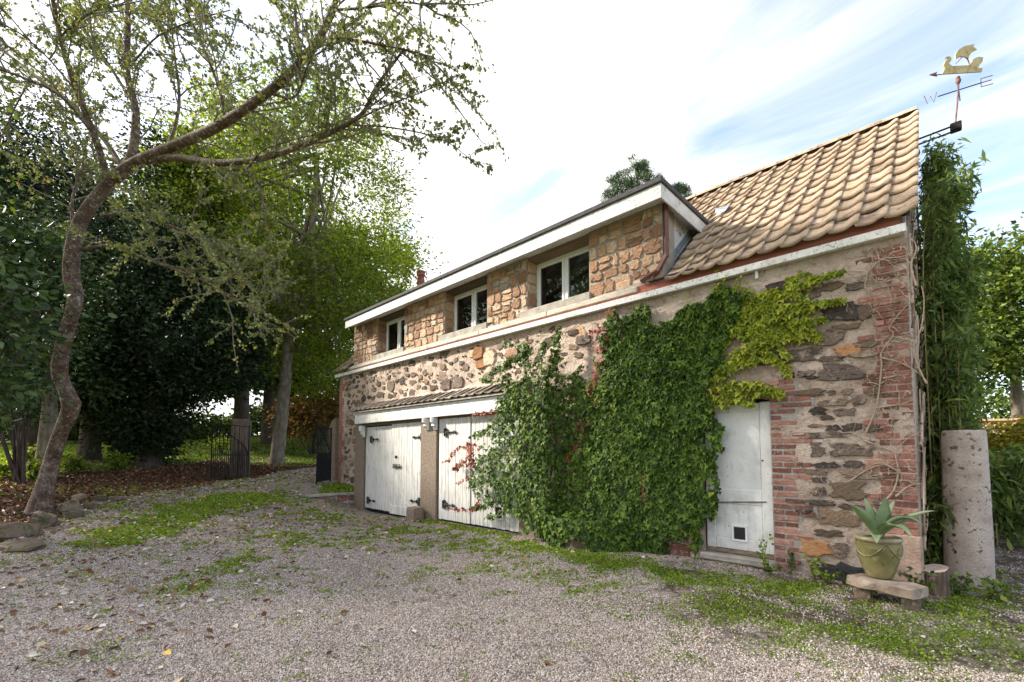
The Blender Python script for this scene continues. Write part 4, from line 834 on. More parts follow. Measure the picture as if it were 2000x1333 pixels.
# trellis fence beyond the column
M_trel = mat('golden_trellis', [(0, (.40, .25, .11)), (1, (.56, .38, .19))], scale=8, bump=.3)
t0 = at(1872, 824, 11.2); t1 = at(2120, 812, 10.2); fz = min(zg(t0[0], t0[1]), zg(t1[0], t1[1])); fen = thing('trellis_fence', (t0[0], t0[1], fz), 'golden wooden lattice fence behind the granite column', 'fence')
dd = (t1 - t0); Lf = np.linalg.norm(dd[:2]); dd = np.array([dd[0]/Lf, dd[1]/Lf, 0]); nn_ = np.array([-dd[1], dd[0], 0])
def fq(s_, z_, o=0): return t0*[1, 1, 0] + dd*s_ + nn_*o + np.array([0, 0, z_])
zt_ = t0[2]
MB().tube([fq(-.1, zt_), fq(Lf, zt_)], .045, 4).build('top_rail', M_trel, fen); MB().tube([fq(-.1, zt_-.62), fq(Lf, zt_-.62)], .04, 4).build('bottom_rail', M_trel, fen)
for s_ in (0, Lf*.5, Lf): MB().tube([fq(s_, fz-.2, .06), fq(s_, zt_+.05, .06)], .05, 4).build('post', M_trel, fen)
k = -.6
while k < Lf:
    for sg, o in ((1, -.012), (-1, .012)):
        s0, s1 = (k, k+.58) if sg > 0 else (k+.58, k)
        if min(s0, s1) >= -.1 and max(s0, s1) <= Lf + .3: MB().tube([fq(s0, zt_-.60, o), fq(s1, zt_-.03, o)], .02, 4).build('lath', M_trel, fen)
    k += .15

# ------------------------------------------------------------------ foliage
def leaf_mesh(name, P, D, S, m, parent=None, wid=.5, fold=.12, N=None, shape='diamond', kind=None, droop=0.):
    """P (n,3) bases, D (n,3) directions, S (n,) lengths: one mesh of leaves"""
    n = len(P); D = D/(np.linalg.norm(D, axis=1)[:, None] + 1e-9)
    R = rng.normal(size=(n, 3)) if N is None else N + rng.normal(size=(n, 3))*.35
    Sd = np.cross(D, R); Sd /= np.linalg.norm(Sd, axis=1)[:, None] + 1e-9; Nn = np.cross(Sd, D)
    if shape == 'diamond': pts = [(0, 0, 0), (.42, .5, 1), (1, 0, -.3), (.42, -.5, 1)]; faces = [[0, 1, 2], [0, 2, 3]]
    elif shape == 'oval': pts = [(0, 0, 0), (.25, .42, 1), (.65, .42, .8), (1, 0, -.4), (.65, -.42, .8), (.25, -.42, 1)]; faces = [[0, 1, 2, 3], [0, 3, 4, 5]]
    elif shape == 'ivy': pts = [(0, 0, 0), (-.12, .34, .5), (.30, .62, .8), (.42, .27, .4), (1, 0, -.6), (.42, -.27, .4), (.30, -.62, .8), (-.12, -.34, .5)]; faces = [[0, 1, 2, 3], [0, 3, 4], [0, 4, 5], [0, 5, 6, 7]]
    elif shape == 'blade': pts = [(0, -.5, 0), (0, .5, 0), (.55, .3, .3), (1, 0, -.5), (.55, -.3, .3)]; faces = [[0, 1, 2, 4], [2, 3, 4]]
    V = np.zeros((n, len(pts), 3))
    for i, (a, b_, c) in enumerate(pts): V[:, i] = P + D*(S*a)[:, None] + Sd*(S*b_*wid*(2 if shape in ('diamond', 'oval') else 1))[:, None] + Nn*(S*c*fold)[:, None] - np.array([0, 0, 1.])*(S*a*a*droop)[:, None]
    base = (np.arange(n)*len(pts))[:, None]; F = {}
    for f in faces: F.setdefault(len(f), []).append(base + np.array(f)[None])
    o = mesh_np(name, V.reshape(-1, 3), [np.concatenate(v) for v in F.values()], m, parent)
    if kind: tag(o, kind=kind)
    return o
def unit(n): v = rng.normal(size=(n, 3)); return v/np.linalg.norm(v, axis=1)[:, None]
def clumps(c, r, ncl, nl, cs, hollow=.55, keep=None, flat=1.):
    """leaf positions in clumps spread through an ellipsoid, denser towards its outside"""
    d = unit(ncl*3); rad = (hollow + (1-hollow)*rng.random(ncl*3)**.7); C = np.array(c) + d*rad[:, None]*np.array(r)
    if keep is not None: C = C[keep(C)]
    C = C[:ncl]; k = rng.integers(0, len(C), nl); g = rng.normal(size=(nl, 3))*cs*np.array([1, 1, .65*flat]); s_ = (.6 + .8*rng.random(len(C)))[k][:, None]
    P = C[k] + g*s_; D = g + unit(nl)*cs*.8 + np.array([0, 0, -.25*cs]); return P, D, C
LM = {}
L_poplar = leafmat('poplar_leaf', [(0, (.27, .26, .19)), (.3, (.19, .215, .085)), (.6, (.21, .245, .085)), (.82, (.27, .28, .11)), (.94, (.42, .30, .07)), (1, (.42, .20, .06))], trans=.42, rndamt=.3)
L_ash = leafmat('ash_leaf', [(0, (.075, .125, .018)), (.4, (.14, .205, .026)), (.75, (.22, .28, .034)), (1, (.38, .37, .045))], trans=.6, rndamt=.3)
L_yew = leafmat('yew_needles', [(0, (.012, .022, .009)), (.5, (.024, .044, .015)), (.85, (.042, .066, .022)), (1, (.07, .10, .03))], trans=.12, rndamt=.4)
L_dark = leafmat('evergreen_leaf', [(0, (.024, .046, .016)), (.5, (.048, .085, .026)), (.85, (.08, .13, .038)), (1, (.13, .18, .06))], trans=.25, rndamt=.35, rough=.4, spec=.4)
L_mid = leafmat('woodland_leaf', [(0, (.04, .07, .012)), (.5, (.08, .13, .018)), (.85, (.13, .19, .025)), (1, (.22, .23, .035))], trans=.4, rndamt=.35)
L_orange = leafmat('autumn_leaf', [(0, (.13, .05, .015)), (.4, (.22, .095, .025)), (.7, (.15, .12, .03)), (1, (.11, .13, .03))], trans=.4)
L_ivy = leafmat('dark_ivy_leaf', [(0, (.026, .054, .010)), (.35, (.05, .098, .014)), (.65, (.08, .145, .018)), (.9, (.13, .19, .024)), (.97, (.20, .22, .03)), (1, (.26, .14, .06))], trans=.2, rndamt=.4, rough=.55, spec=.22)
L_ivyy = leafmat('yellow_green_creeper_leaf', [(0, (.13, .19, .016)), (.5, (.24, .30, .022)), (.85, (.36, .37, .03)), (1, (.42, .34, .06))], trans=.3, rndamt=.25, rough=.45, spec=.35)
L_red = leafmat('red_creeper_leaf', [(0, (.16, .025, .02)), (.5, (.26, .055, .035)), (.8, (.33, .11, .07)), (1, (.30, .17, .09))], trans=.2)
L_bam = leafmat('bamboo_leaf', [(0, (.065, .11, .03)), (.5, (.12, .185, .05)), (.85, (.20, .26, .07)), (1, (.36, .33, .09))], trans=.45, rndamt=.35)
L_yel = leafmat('golden_shrub_leaf', [(0, (.10, .12, .015)), (.5, (.24, .22, .02)), (1, (.42, .32, .03))], trans=.35)
L_pine = leafmat('pine_needle', [(0, (.035, .07, .03)), (.6, (.07, .12, .05)), (1, (.13, .17, .06))], trans=.1)
L_grass = leafmat('weed_blade', [(0, (.11, .17, .018)), (.5, (.19, .28, .026)), (1, (.29, .36, .05))], trans=.35, rndamt=.3)
L_lawn = leafmat('lawn_blade', [(0, (.07, .11, .018)), (.5, (.12, .18, .025)), (1, (.20, .24, .04))], trans=.35, rndamt=.3)
M_bark1 = mat('mottled_brown_bark', [(0, (.075, .045, .032)), (.45, (.14, .085, .06)), (.75, (.21, .145, .11)), (1, (.32, .26, .22))], scale=5, stretch=(1, 1, 1.1), bump=1, bscale=30, bdist=.05, detail=9, specks=[((.42, .38, .34), 18, .55, .66), ((.045, .03, .025), 26, .53, .66)])
M_bark2 = mat('grey_bark', [(0, (.11, .085, .06)), (.5, (.20, .16, .115)), (1, (.30, .26, .20))], scale=4, stretch=(2, 2, .7), bump=.8, bscale=20, specks=[((.10, .12, .06), 7, .56, .72)])
M_bark3 = mat('dark_trunk_bark', [(0, (.045, .032, .026)), (1, (.13, .095, .075))], scale=5, stretch=(4, 4, .6), bump=.9, bscale=16)
M_dead = mat('pale_dead_stem', [(0, (.24, .165, .12)), (.5, (.38, .28, .21)), (1, (.50, .40, .32))], scale=14, rnd='island', rndamt=.25, bump=.3)

def branches(b, P, n, L, r, lv, tips, spread=.8, up=.15):
    """side shoots along a limb, to lv levels; collects shoot ends for leaves"""
    P = np.asarray(P)
    for _ in range(n):
        i = int(U(.25, .98)*(len(P)-2)); p = P[i]*.5 + P[i+1]*.5; t = P[i+1]-P[i]; t = t/(np.linalg.norm(t)+1e-9)
        d = t*.7 + np.array([U(-1, 1), U(-1, 1), U(-.9, 1)])*spread; d[2] += up; d /= np.linalg.norm(d); l = L*U(.5, 1.25); q = [p]; dd_ = d.copy(); m_ = 6
        for k in range(m_):
            dd_ = dd_ + np.array([U(-.25, .25), U(-.25, .25), U(-.22, .20)]); dd_ /= np.linalg.norm(dd_); q.append(q[-1] + dd_*l/m_)
        q = np.array(q); b.tube(q, list(np.linspace(r, r*.35, len(q))), 5 if lv > 1 else 4, cap=False)
        if lv > 1: branches(b, q, 4, L*.5, r*.45, lv-1, tips, spread, up); 
        tips.append(q)
def leaves_on(tips, per, size, off=.05):
    P = []; D = []
    for q in tips:
        n = rng.poisson(per)
        if not n: continue
        k = rng.random(n)**.7*(len(q)-1.001); i = k.astype(int); f = (k-i)[:, None]; p = q[i]*(1-f) + q[i+1]*f; t = q[i+1]-q[i]; t /= np.linalg.norm(t, axis=1)[:, None]
        d = t*.4 + unit(n) + np.array([0, 0, -.45]); P.append(p + unit(n)*off*rng.random((n, 1))); D.append(d)
    P = np.concatenate(P); D = np.concatenate(D); return P, D, size*(.6 + .8*rng.random(len(P)))
# ---- the leaning tree in front
B9 = G(78, 1003); tr = thing('leaning_tree', B9, 'leaning tree with crooked mottled brown trunk and sparse yellowing leaves over the drive', 'tree')
def limb(pts): return smooth_path([at(*q) for q in pts], 5)
trunk = MB(); pth = smooth_path([tuple(B9 + np.array([0, 0, -.25])), tuple(B9 + np.array([.0, 0, .1])), at(92, 934, 9.05), at(115, 855, 9.05), at(138, 800, 9.0), at(133, 772, 9.0), at(117, 731, 8.95), at(121, 687, 8.9), at(134, 636, 8.85), at(147, 586, 8.8), at(139, 535, 8.8), at(143, 484, 8.75), at(157, 434, 8.7), at(190, 385, 8.7), at(228, 345, 8.65)], 5)
rad = np.interp(np.linspace(0, 1, len(pth)), [0, .07, .14, .22, .32, .38, .45, .6, .68, .8, 1], [.32, .20, .135, .12, .15, .12, .128, .11, .135, .12, .10])
P0, rr_ = pth, rad; trunk.tube(P0, list(rr_), 14)
LIMBS = [([(222,350,8.65),(265,318,8.5),(330,290,8.2),(420,250,7.7),(490,205,7.3),(560,150,7.0),(620,80,6.8),(662,-10,6.6),(690,-120,6.5)], .17, .05),
 ([(235,340,8.6),(258,300,8.7),(265,220,8.8),(248,140,8.9),(250,40,9.0),(244,-90,9.1)], .14, .05), ([(212,365,8.7),(196,300,8.5),(170,230,8.3),(140,150,8.0),(115,60,7.7),(92,-60,7.4)], .11, .035),
 ([(240,330,8.6),(205,275,9.0),(160,225,9.4),(90,165,9.9),(0,95,10.5),(-80,40,11)], .08, .03), ([(248,322,8.6),(300,312,8.4),(350,308,8.1),(420,318,7.7),(500,312,7.3),(580,288,6.9),(640,262,6.7),(705,225,6.5),(735,170,6.4),(790,95,6.3)], .12, .022),
 ([(700,232,6.5),(760,205,6.4),(830,178,6.3),(890,150,6.2)], .022, .006), ([(690,245,6.5),(750,248,6.4),(830,262,6.3),(880,282,6.2),(930,322,6.1)], .020, .005), ([(430,325,7.7),(480,330,7.4),(520,290,7.1),(640,258,6.7),(720,250,6.4)], .035, .008),
 ([(198,420,8.7),(260,418,8.5),(330,440,8.1),(390,465,7.8),(420,490,7.6)], .055, .02), ([(160,487,8.8),(220,482,8.5),(300,512,8.1),(390,545,7.8),(470,590,7.5),(500,610,7.3)], .05, .015), ([(150,500,8.8),(140,400,8.9),(160,330,9.2),(170,270,9.4)], .05, .02),
 ([(440,236,7.6),(430,180,7.5),(400,100,7.4),(360,10,7.3)], .05, .02), ([(590,115,6.9),(580,60,7.2),(575,0,7.4),(570,-60,7.5)], .05, .015), ([(520,180,7.2),(575,190,6.9),(600,130,6.6),(620,80,6.4)], .035, .012), ([(480,330,7.4),(510,380,7.2),(520,440,7.1),(560,500,7.0)], .03, .01),
 ([(265,210,8.8),(215,130,9.2),(180,70,9.6),(160,-30,10)], .05, .02), ([(180,260,8.4),(120,190,7.9),(40,150,7.2),(-60,120,6.6)], .04, .015), ([(330,290,8.2),(350,200,8.5),(340,100,8.9),(330,0,9.2)], .05, .02)]
LIMBS += [([(655,20,6.6),(720,15,6.4),(790,5,6.3),(850,15,6.2)], .03, .012), ([(628,75,6.7),(700,80,6.5),(780,95,6.3),(845,112,6.2)], .03, .012), ([(150,180,8.1),(90,110,8.0),(30,60,7.8),(-30,40,7.6)], .03, .012), ([(262,120,8.8),(310,70,8.4),(380,40,8.0),(450,20,7.7)], .03, .012), ([(120,70,7.7),(170,30,7.4),(230,0,7.2)], .03, .012), ([(60,150,10),(20,230,9.6),(-20,320,9.3)], .03, .012), ([(250,30,9),(310,-10,8.6),(400,-30,8.2)], .03, .012)]
tips = []; tw = MB()
for pts, r0, r1 in LIMBS:
    q = limb(pts); trunk.tube(q, list(np.linspace(r0*.62, r1*.7, len(q))), 8 if r0 > .06 else 6, cap=False)
    lvl = 2; dn = 1.15 if pts[0][1] in (420, 487) else 1; nn = int(5 + np.linalg.norm(q[-1]-q[0])*3.0*dn)
    branches(tw, q, nn, 1.25 if r1 > .01 else .5, .014 if r1 > .01 else .006, lvl if r1 > .01 else 1, tips); tips.append(q[-len(q)//3:])
trunk.build('trunk', M_bark1, tr, True, fix=False); tw.build('twigs', mat('grey_twig', [(0, (.12, .10, .085)), (1, (.26, .23, .20))], scale=9, bump=0), tr, True, fix=False)
P, D, S = leaves_on(tips, 22, .053); print('poplar', len(P), len(tips)); leaf_mesh('crown', P, D, S, L_poplar, tr, wid=.42, fold=.15)
# ---- broad trees
def tree(name, label, base, trunkpts, r0, crowns, m, size, wid=.3, barkm=M_bark2, cat='tree', group=None, limbs=5, shape='diamond'):
    t = thing(name, base, label, cat, group); b = MB(); q = smooth_path(trunkpts, 5); b.tube(q, list(np.interp(np.linspace(0, 1, len(q)), [0, .1, 1], [r0*1.35, r0, r0*.35])), 10)
    PP = []; DD = []
    for c, r, ncl, nl, cs, *kp in crowns:
        P, D, C = clumps(c, r, ncl, nl, cs, keep=kp[0] if kp else None); PP.append(P); DD.append(D)
        for k in range(limbs):
            e = C[rng.integers(0, len(C))]; s_ = q[int(len(q)*U(.45, .98))]; mid_ = s_*.5 + e*.5 + np.array([U(-.3, .3), U(-.3, .3), U(-.2, .5)]); g = smooth_path([s_, mid_, e], 5); b.tube(g, list(np.linspace(r0*.28, r0*.06, len(g))), 5, cap=False)
    b.build('trunk', barkm, t, True, fix=False); P = np.concatenate(PP); D = np.concatenate(DD)
    leaf_mesh('crown', P, D, size*(.6 + .8*rng.random(len(P))), m, t, wid=wid, fold=.1, shape=shape); return t
g = G(540, 908)
tree('ash_tree', 'bright green ash with slender bare trunk just beyond the gateway', g, [g - [0, 0, .3], at(545, 860, 19), at(556, 760, 19), at(566, 660, 19), at(590, 560, 19), at(610, 440, 19), at(620, 300, 19)], .29,
     [(at(590, 400, 19.5), (4.6, 4.6, 5.2), 210, 25000, .34), (at(680, 560, 19), (2.6, 2.6, 2.0), 55, 6500, .32), (at(470, 360, 18.5), (2.6, 2.6, 3.2), 60, 7000, .34), (at(560, 650, 20), (2.2, 2.2, 1.6), 30, 4500, .4), (at(400, 335, 17.5), (1.7, 1.7, 1.4), 34, 4000, .3), (at(640, 720, 20), (1.4, 1.4, 1.4), 22, 3000, .35)], L_ash, .17, wid=.20, limbs=9)
g = G(290, 913)
tree('yew_tree', 'massive near-black yew with skirts down to the leaf litter', g, [g - [0, 0, .3], g + [0, 0, 1.2], g + [.1, 0, 4], g + [0, 0, 9]], .42,
     [(at(345, 640, 17), (3.0, 3.0, 3.2), 190, 26000, .36), (at(260, 560, 17.5), (2.6, 2.6, 3.4), 120, 16000, .36), (at(330, 420, 17.5), (1.7, 1.7, 3.2), 90, 11000, .32), (at(290, 800, 17), (1.6, 1.6, 1.7), 80, 10000, .28), (at(292, 862, 17), (.9, .9, .75), 60, 6000, .2), (at(440, 690, 17), (1.3, 1.3, 1.6), 50, 7000, .3), (at(220, 740, 17), (2.2, 2.2, 1.6), 60, 8000, .33)], L_yew, .15, wid=.25, barkm=M_bark3, limbs=3)
g = at(60, 880, 19); g[2] = zg(g[0], g[1])
tree('dark_cypress', 'tall dark evergreen at the left edge behind the leaning tree', g, [g - [0, 0, .3], g + [0, 0, 3], g + [0, 0, 13]], .5,
     [(at(60, 500, 19), (2.6, 2.6, 6.6), 240, 26000, .42), (at(-60, 480, 19), (2.6, 2.6, 6.0), 120, 12000, .42)], L_yew, .18, wid=.25, barkm=M_bark3, limbs=2)
g = at(175, 880, 17.5); g[2] = zg(g[0], g[1])
tree('shaded_tree', 'shaded thick-trunked tree between the leaning tree and the yew', g, [g - [0, 0, .3], g + [0, 0, 2.5], g + [.2, 0, 6]], .36, [(at(130, 640, 16.5), (2.4, 2.4, 2.6), 110, 15000, .38), (at(60, 740, 14.5), (2.4, 2.0, 1.2), 60, 7000, .34)], L_dark, .15, wid=.3, barkm=M_bark3)
g = at(92, 885, 13); g[2] = zg(g[0], g[1])
tree('ridged_tree', 'pale ridged trunk half hidden behind the leaning tree', g, [g - [0, 0, .3], g + [0, 0, 1.5], g + [-.1, 0, 3.8]], .27, [(at(60, 600, 13), (2.0, 1.8, 2.2), 90, 9000, .34)], L_dark, .12, wid=.33)
for (u, v, D, r0, lab, cr, m) in [(528, 868, 27, .55, 'dark twin trunk standing behind the timber gate post', [(at(500, 480, 28), (5, 5, 6), 130, 16000, .6), (at(520, 700, 28), (3, 3, 2), 50, 6000, .5)], L_mid),
        (470, 862, 24, .42, 'ivy-clad trunk straight above the timber gate post', [(at(420, 470, 25), (4, 4, 5), 110, 13000, .5), (at(440, 730, 25), (2.4, 2.4, 1.4), 40, 5000, .45)], L_mid),
        (610, 860, 30, .4, 'loose woodland tree seen through the gateway by the house', [(at(650, 600, 31), (4.5, 4.5, 4.5), 110, 13000, .55), (at(600, 740, 30), (3, 3, 1.8), 40, 5000, .5)], L_mid),
        (300, 862, 34, .5, 'distant leafy tree closing the view behind the yew', [(at(300, 560, 34), (8, 8, 8), 150, 17000, .8), (at(180, 770, 34), (7, 5, 2.4), 60, 8000, .7)], L_mid),
        (80, 864, 33, .5, 'distant leafy tree behind the dark evergreen', [(at(20, 600, 33), (8, 8, 8), 130, 15000, .8), (at(60, 790, 32), (7, 5, 2.2), 60, 8000, .6)], L_dark),
        (700, 850, 36, .5, 'distant tree peeping over the dormer beside the ash', [(at(720, 560, 36), (4.5, 4.5, 5.5), 90, 10000, .6)], L_ash)]:
    g = at(u, v, D); g[2] = zg(g[0], g[1]); tree('woodland_tree', lab, g, [g - [0, 0, .4], g + [0, 0, 3], g + [.3, 0, 7], g + [.2, 0, 11]], r0, cr, m, .28, wid=.3, barkm=M_bark3, group='woodland trees beyond the gates')
def shrub(name, label, base, crowns, m, size, wid=.35, cat='shrub', shape='diamond', group=None):
    t = thing(name, base, label, cat, group); b = MB(); PP = []; DD = []
    for c, r, ncl, nl, cs in crowns:
        P, D, C = clumps(c, r, ncl, nl, cs, hollow=.3); PP.append(P); DD.append(D)
        for k in range(7):
            e = C[rng.integers(0, len(C))]; g = smooth_path([np.array(base) + [U(-.1, .1), U(-.1, .1), -.05], (np.array(base) + e)/2 + [U(-.1, .1), U(-.1, .1), .1], e], 4); b.tube(g, list(np.linspace(.03, .008, len(g))), 5, cap=False)
    tag(b.build('stems', M_bark3, t, True, fix=False), kind='stuff' if len(crowns) > 4 else None); P = np.concatenate(PP); D = np.concatenate(DD); leaf_mesh('foliage', P, D, size*(.6 + .8*rng.random(len(P))), m, t, wid=wid, shape=shape); return t
def gb(u, v, D): p = at(u, v, D); p[2] = zg(p[0], p[1]); return p
shrub('autumn_shrub', 'orange-brown autumn shrub seen through the gateway', gb(610, 870, 22), [(at(612, 815, 22), (1.6, 1.6, 1.0), 40, 4500, .3), (at(640, 790, 22.5), (1.0, 1.0, 1.0), 20, 2200, .3)], L_orange, .14)
for i, (u, v, D, s_, lab) in enumerate([(40, 865, 15, .5, 'bright fern-like sapling left of the pale ridged trunk'), (72, 855, 12.2, .45, 'light green sapling right under the pale ridged trunk'), (140, 878, 14, .35, 'small green sprout just right of the leaning trunk'), (232, 885, 15, .35, 'little yellow-green sprout at the foot of the yew'), (430, 858, 22, .6, 'low green bush behind the left gate'), (10, 900, 12.5, .4, 'green sapling at the left edge of the lawn')]):
    g = gb(u, v + 15, D); shrub('sapling', lab, g, [(g + [0, 0, s_*.75], (s_*.55, s_*.55, s_*.6), 16, 420, .12)], L_ash, .10, group='saplings under the trees')
shrub('laurel_bush', 'glossy large-leaved evergreen reaching in at the left edge', gb(-120, 1000, 7.5), [(at(-20, 560, 7.2), (.75, .75, 1.0), 40, 900, .22), (at(-70, 700, 7.4), (.9, .9, 1.3), 40, 1000, .25)], L_dark, .14, wid=.3, shape='oval')
shrub('shaded_holly', 'mid-green evergreen bush beside the crooked trunk', gb(40, 905, 11.5), [(at(30, 500, 11.5), (1.2, 1.2, 1.6), 70, 5200, .26), (at(20, 740, 11.5), (1.0, 1.0, 1.1), 40, 2600, .24)], L_dark, .10, wid=.38)
hd = []
for u in range(-250, 700, 60): hd.append((at(u, 838 + 12*math.sin(u*.02), 38), (2.8, 2.2, 1.7), 26, 2600, .5))
shrub('woodland_hedge', 'dark hedge closing the far side of the lawn', gb(300, 860, 38), hd, L_mid, .26, cat='hedge')
# trees on the south side: out of the frame, but they shade the drive and show in the window panes
for x, y, h, r, lab, nl in [(-15.8, -4.8, 9.0, 3.7, 'broad tree shading the drive from the left', 6500), (-9.0, -9.5, 9.0, 3.6, 'tall tree south of the drive, seen in the window panes', 10000), (-21.5, -5.0, 9.0, 3.0, 'thinner tree behind the bank at the far left', 5000)]:
    g = np.array([x, y, zg(x, y)]); tree('garden_tree', lab, g, [g - [0, 0, .3], g + [.1, 0, 2.5], g + [0, .2, h*.7], g + [0, 0, h]], .3, [(g + [0, 0, h], (r, r, r*.85), 110, nl, .45)], L_mid, .2, wid=.3, group='trees on the south side')
# ---- right-hand side
tree('right_tree', 'leafy green tree beyond the gable at the right edge', gb(1990, 900, 12), [gb(1990, 900, 12) - [0, 0, .3], at(1985, 760, 12), at(1975, 640, 12), at(1965, 540, 12)], .14, [(at(1975, 590, 12), (1.5, 1.5, 1.7), 80, 7500, .28), (at(1930, 680, 12), (1.0, 1.0, 1.0), 40, 3600, .26), (at(1915, 570, 12.3), (.9, .9, 1.3), 45, 4200, .26), (at(2060, 520, 12), (1.5, 1.5, 1.3), 50, 4500, .28)], leafmat('garden_leaf', [(0, (.045, .08, .016)), (.5, (.10, .155, .024)), (.85, (.17, .23, .035)), (1, (.30, .30, .06))], trans=.45, rndamt=.35), .13, wid=.28)
def bamboo(name, label, base, spots, m, size):
    t = thing(name, base, label, 'bamboo'); b = MB(); P = []; D = []
    for foot, top, lean, n in spots:
        foot = np.array(foot); top = np.array(top); q = smooth_path([foot, foot*.6 + top*.4 + np.array([U(-.06, .06), U(-.06, .06), 0]), foot*.15 + top*.85, top + np.array(lean)], 6); b.tube(q, list(np.linspace(.012, .003, len(q))), 5, cap=False)
        for k in range(n):
            i = U(.12, .999)*(len(q)-1.01); j = int(i); p = q[j]*(1-(i-j)) + q[j+1]*(i-j); dirv = unit(1)[0]*[1, 1, .5]; dirv[0] = abs(dirv[0])*.8 - .15; c = p + dirv*U(.05, .26); b.tube([p, (p+c)/2 + [0, 0, .03], c], [.004, .003, .002], 3, cap=False)
            for _ in range(9): P.append(c + rng.normal(size=3)*.06); D.append(dirv*.6 + rng.normal(size=3)*.6 + [0, 0, -.35])
    b.build('canes', mat('bamboo_cane', [(0, (.16, .14, .05)), (1, (.34, .27, .13))], scale=8, bump=0), t, True, fix=False); P = np.array(P); leaf_mesh('foliage', P, np.array(D), size*(.6 + .8*rng.random(len(P))), m, t, wid=.13, fold=.05, droop=.25)
sp_ = []
for i in range(46):
    x = U(-.18, .09); y = U(7.65, 9.3); zt_ = U(3.4, 4.9 + (y-7.3)*.55) if x < -.02 else U(2.2, 4.4); sp_.append(((x, y, zg(x, y)), (x + U(-.02, .08), y + U(-.1, .1), zt_), ((U(.0, .34) if zt_ > 3.4 else U(0, .1)), U(-.3, .2), -U(.0, .25)), 44))
for i in range(9): x = U(-.17, -.08); y = U(8.6, 9.4); sp_.append(((x, y, zg(x, y)), (x + .03, y, U(5.5, 6.15)), (U(.02, .16), U(-.2, .2), 0), 40))
bamboo('gable_bamboo', 'tall feathery bamboo crowding the gable end under the weathervane', (0, 8.6, zg(0, 8.6)), sp_, L_bam, .11)
sp_ = []
for i in range(16):
    p = at(U(1935, 2040), U(1030, 1110), U(6.6, 8.5)); p[2] = zg(p[0], p[1]); sp_.append((p, p + np.array([U(-.2, .2), U(-.2, .2), U(.9, 1.7)]), (U(-.3, .3), U(-.3, .3), -.15), 34))
bamboo('low_bamboo', 'low dark bamboo clump right of the granite column', gb(1985, 1080, 7.4), sp_, L_bam, .17)
sp_ = []
for i in range(7):
    p = np.array([U(-.24, -.16), U(7.5, 8.2), 0]); p[2] = zg(p[0], p[1]); sp_.append((p, p + np.array([U(-.05, .1), U(-.15, .1), U(.5, 1.5)]), (U(-.05, .1), U(-.2, .1), -.1), 22))
bamboo('young_bamboo', 'bamboo shoots squeezed between the house corner and the granite column', (-.1, 7.3, zg(-.1, 7.3)), sp_, L_bam, .13)
shrub('golden_shrub', 'yellow-leaved shrub in front of the trellis fence', gb(1985, 960, 9.3), [(at(1995, 860, 9.3), (.8, .6, .42), 26, 2600, .14), (at(1985, 960, 8.8), (.6, .5, .4), 20, 1600, .14)], L_yel, .075)
shrub('fence_hedge', 'loose green hedge beyond the trellis fence', gb(1985, 900, 16), [(at(1960, 790, 16), (2.0, 1.2, .9), 40, 3600, .3), (at(1900, 850, 15), (1.2, 1.0, .9), 24, 2200, .25)], L_mid, .12)
# ---- pine top behind the roof
pb = at(1250, 900, 24); pb[2] = zg(pb[0], pb[1]); pine = thing('pine_tree', pb, 'pine top showing above the dormer roof', 'tree'); b = MB(); top = at(1245, 318, 24); q = np.array([pb, pb*.4 + top*.6, top]); b.tube(q, [.35, .2, .04], 8); P = []; D = []
for u, v, dd_ in [(1190,378,24),(1205,365,23.6),(1225,340,24.2),(1240,322,24),(1250,345,23.5),(1265,330,24.3),(1280,352,23.8),(1215,392,23.5),(1245,380,24.4),(1275,385,24),(1300,372,24),(1318,362,24.2),(1330,374,23.8),(1200,345,24.2),(1255,318,24.2),(1232,362,23.7),(1330,360,24.3)]:
    e = at(u, v, dd_); s_ = top*U(.55, .9) + (at(1255, 480, 24))*U(.1, .4); s_ = np.array([top[0], top[1], e[2] - U(.5, 1.0)]); b.tube([s_, (s_+e)/2 - [0, 0, .12], e], [.05, .035, .02], 5, cap=False)
    for k in range(9):
        c = e + rng.normal(size=3)*[.26, .26, .13] - [0, 0, .25]; ax = (c - s_)/np.linalg.norm(c - s_) + np.array([0, 0, .5])
        n = 110; P.append(c + rng.normal(size=(n, 3))*.10); D.append(unit(n) + ax*.6)
b.build('trunk', M_bark3, pine, True, fix=False); P = np.concatenate(P); leaf_mesh('crown', P, np.concatenate(D), 0.17*(.7 + .5*rng.random(len(P))), L_pine, pine, wid=.075, fold=.0)

# ------------------------------------------------------------------ creepers on the wall
IVY = [(1005,770),(1040,735),(1090,735),(1130,745),(1165,735),(1172,690),(1185,645),(1215,603),(1260,610),(1300,628),(1340,600),(1380,577),(1430,562),(1452,580),(1442,620),(1425,680),(1400,735),(1385,775),(1398,800),(1388,850),(1396,890),(1383,960),(1396,1000),(1370,1025),(1352,1050),(1300,1052),(1282,1085),(1235,1082),(1215,1055),(1190,1012),(1130,1004),(1085,1045),(1050,1047),(1015,1018),(1000,985),(962,980),(925,962),(918,930),(945,892),(985,860),(975,820),(985,785)]
def ivy_base_y(u): return np.interp(u, [900, 1068, 1085, 1120], [6.03, 6.03, 6.16, 6.42])
def wall_pts(u, v, yb):
    r = FV[None] + RV[None]*((u-1000)/FPX)[:, None] - UV[None]*((v-666.5-SHIFT*2000)/FPX)[:, None]; return CV[None] + r*(yb/r[:, 1])[:, None]
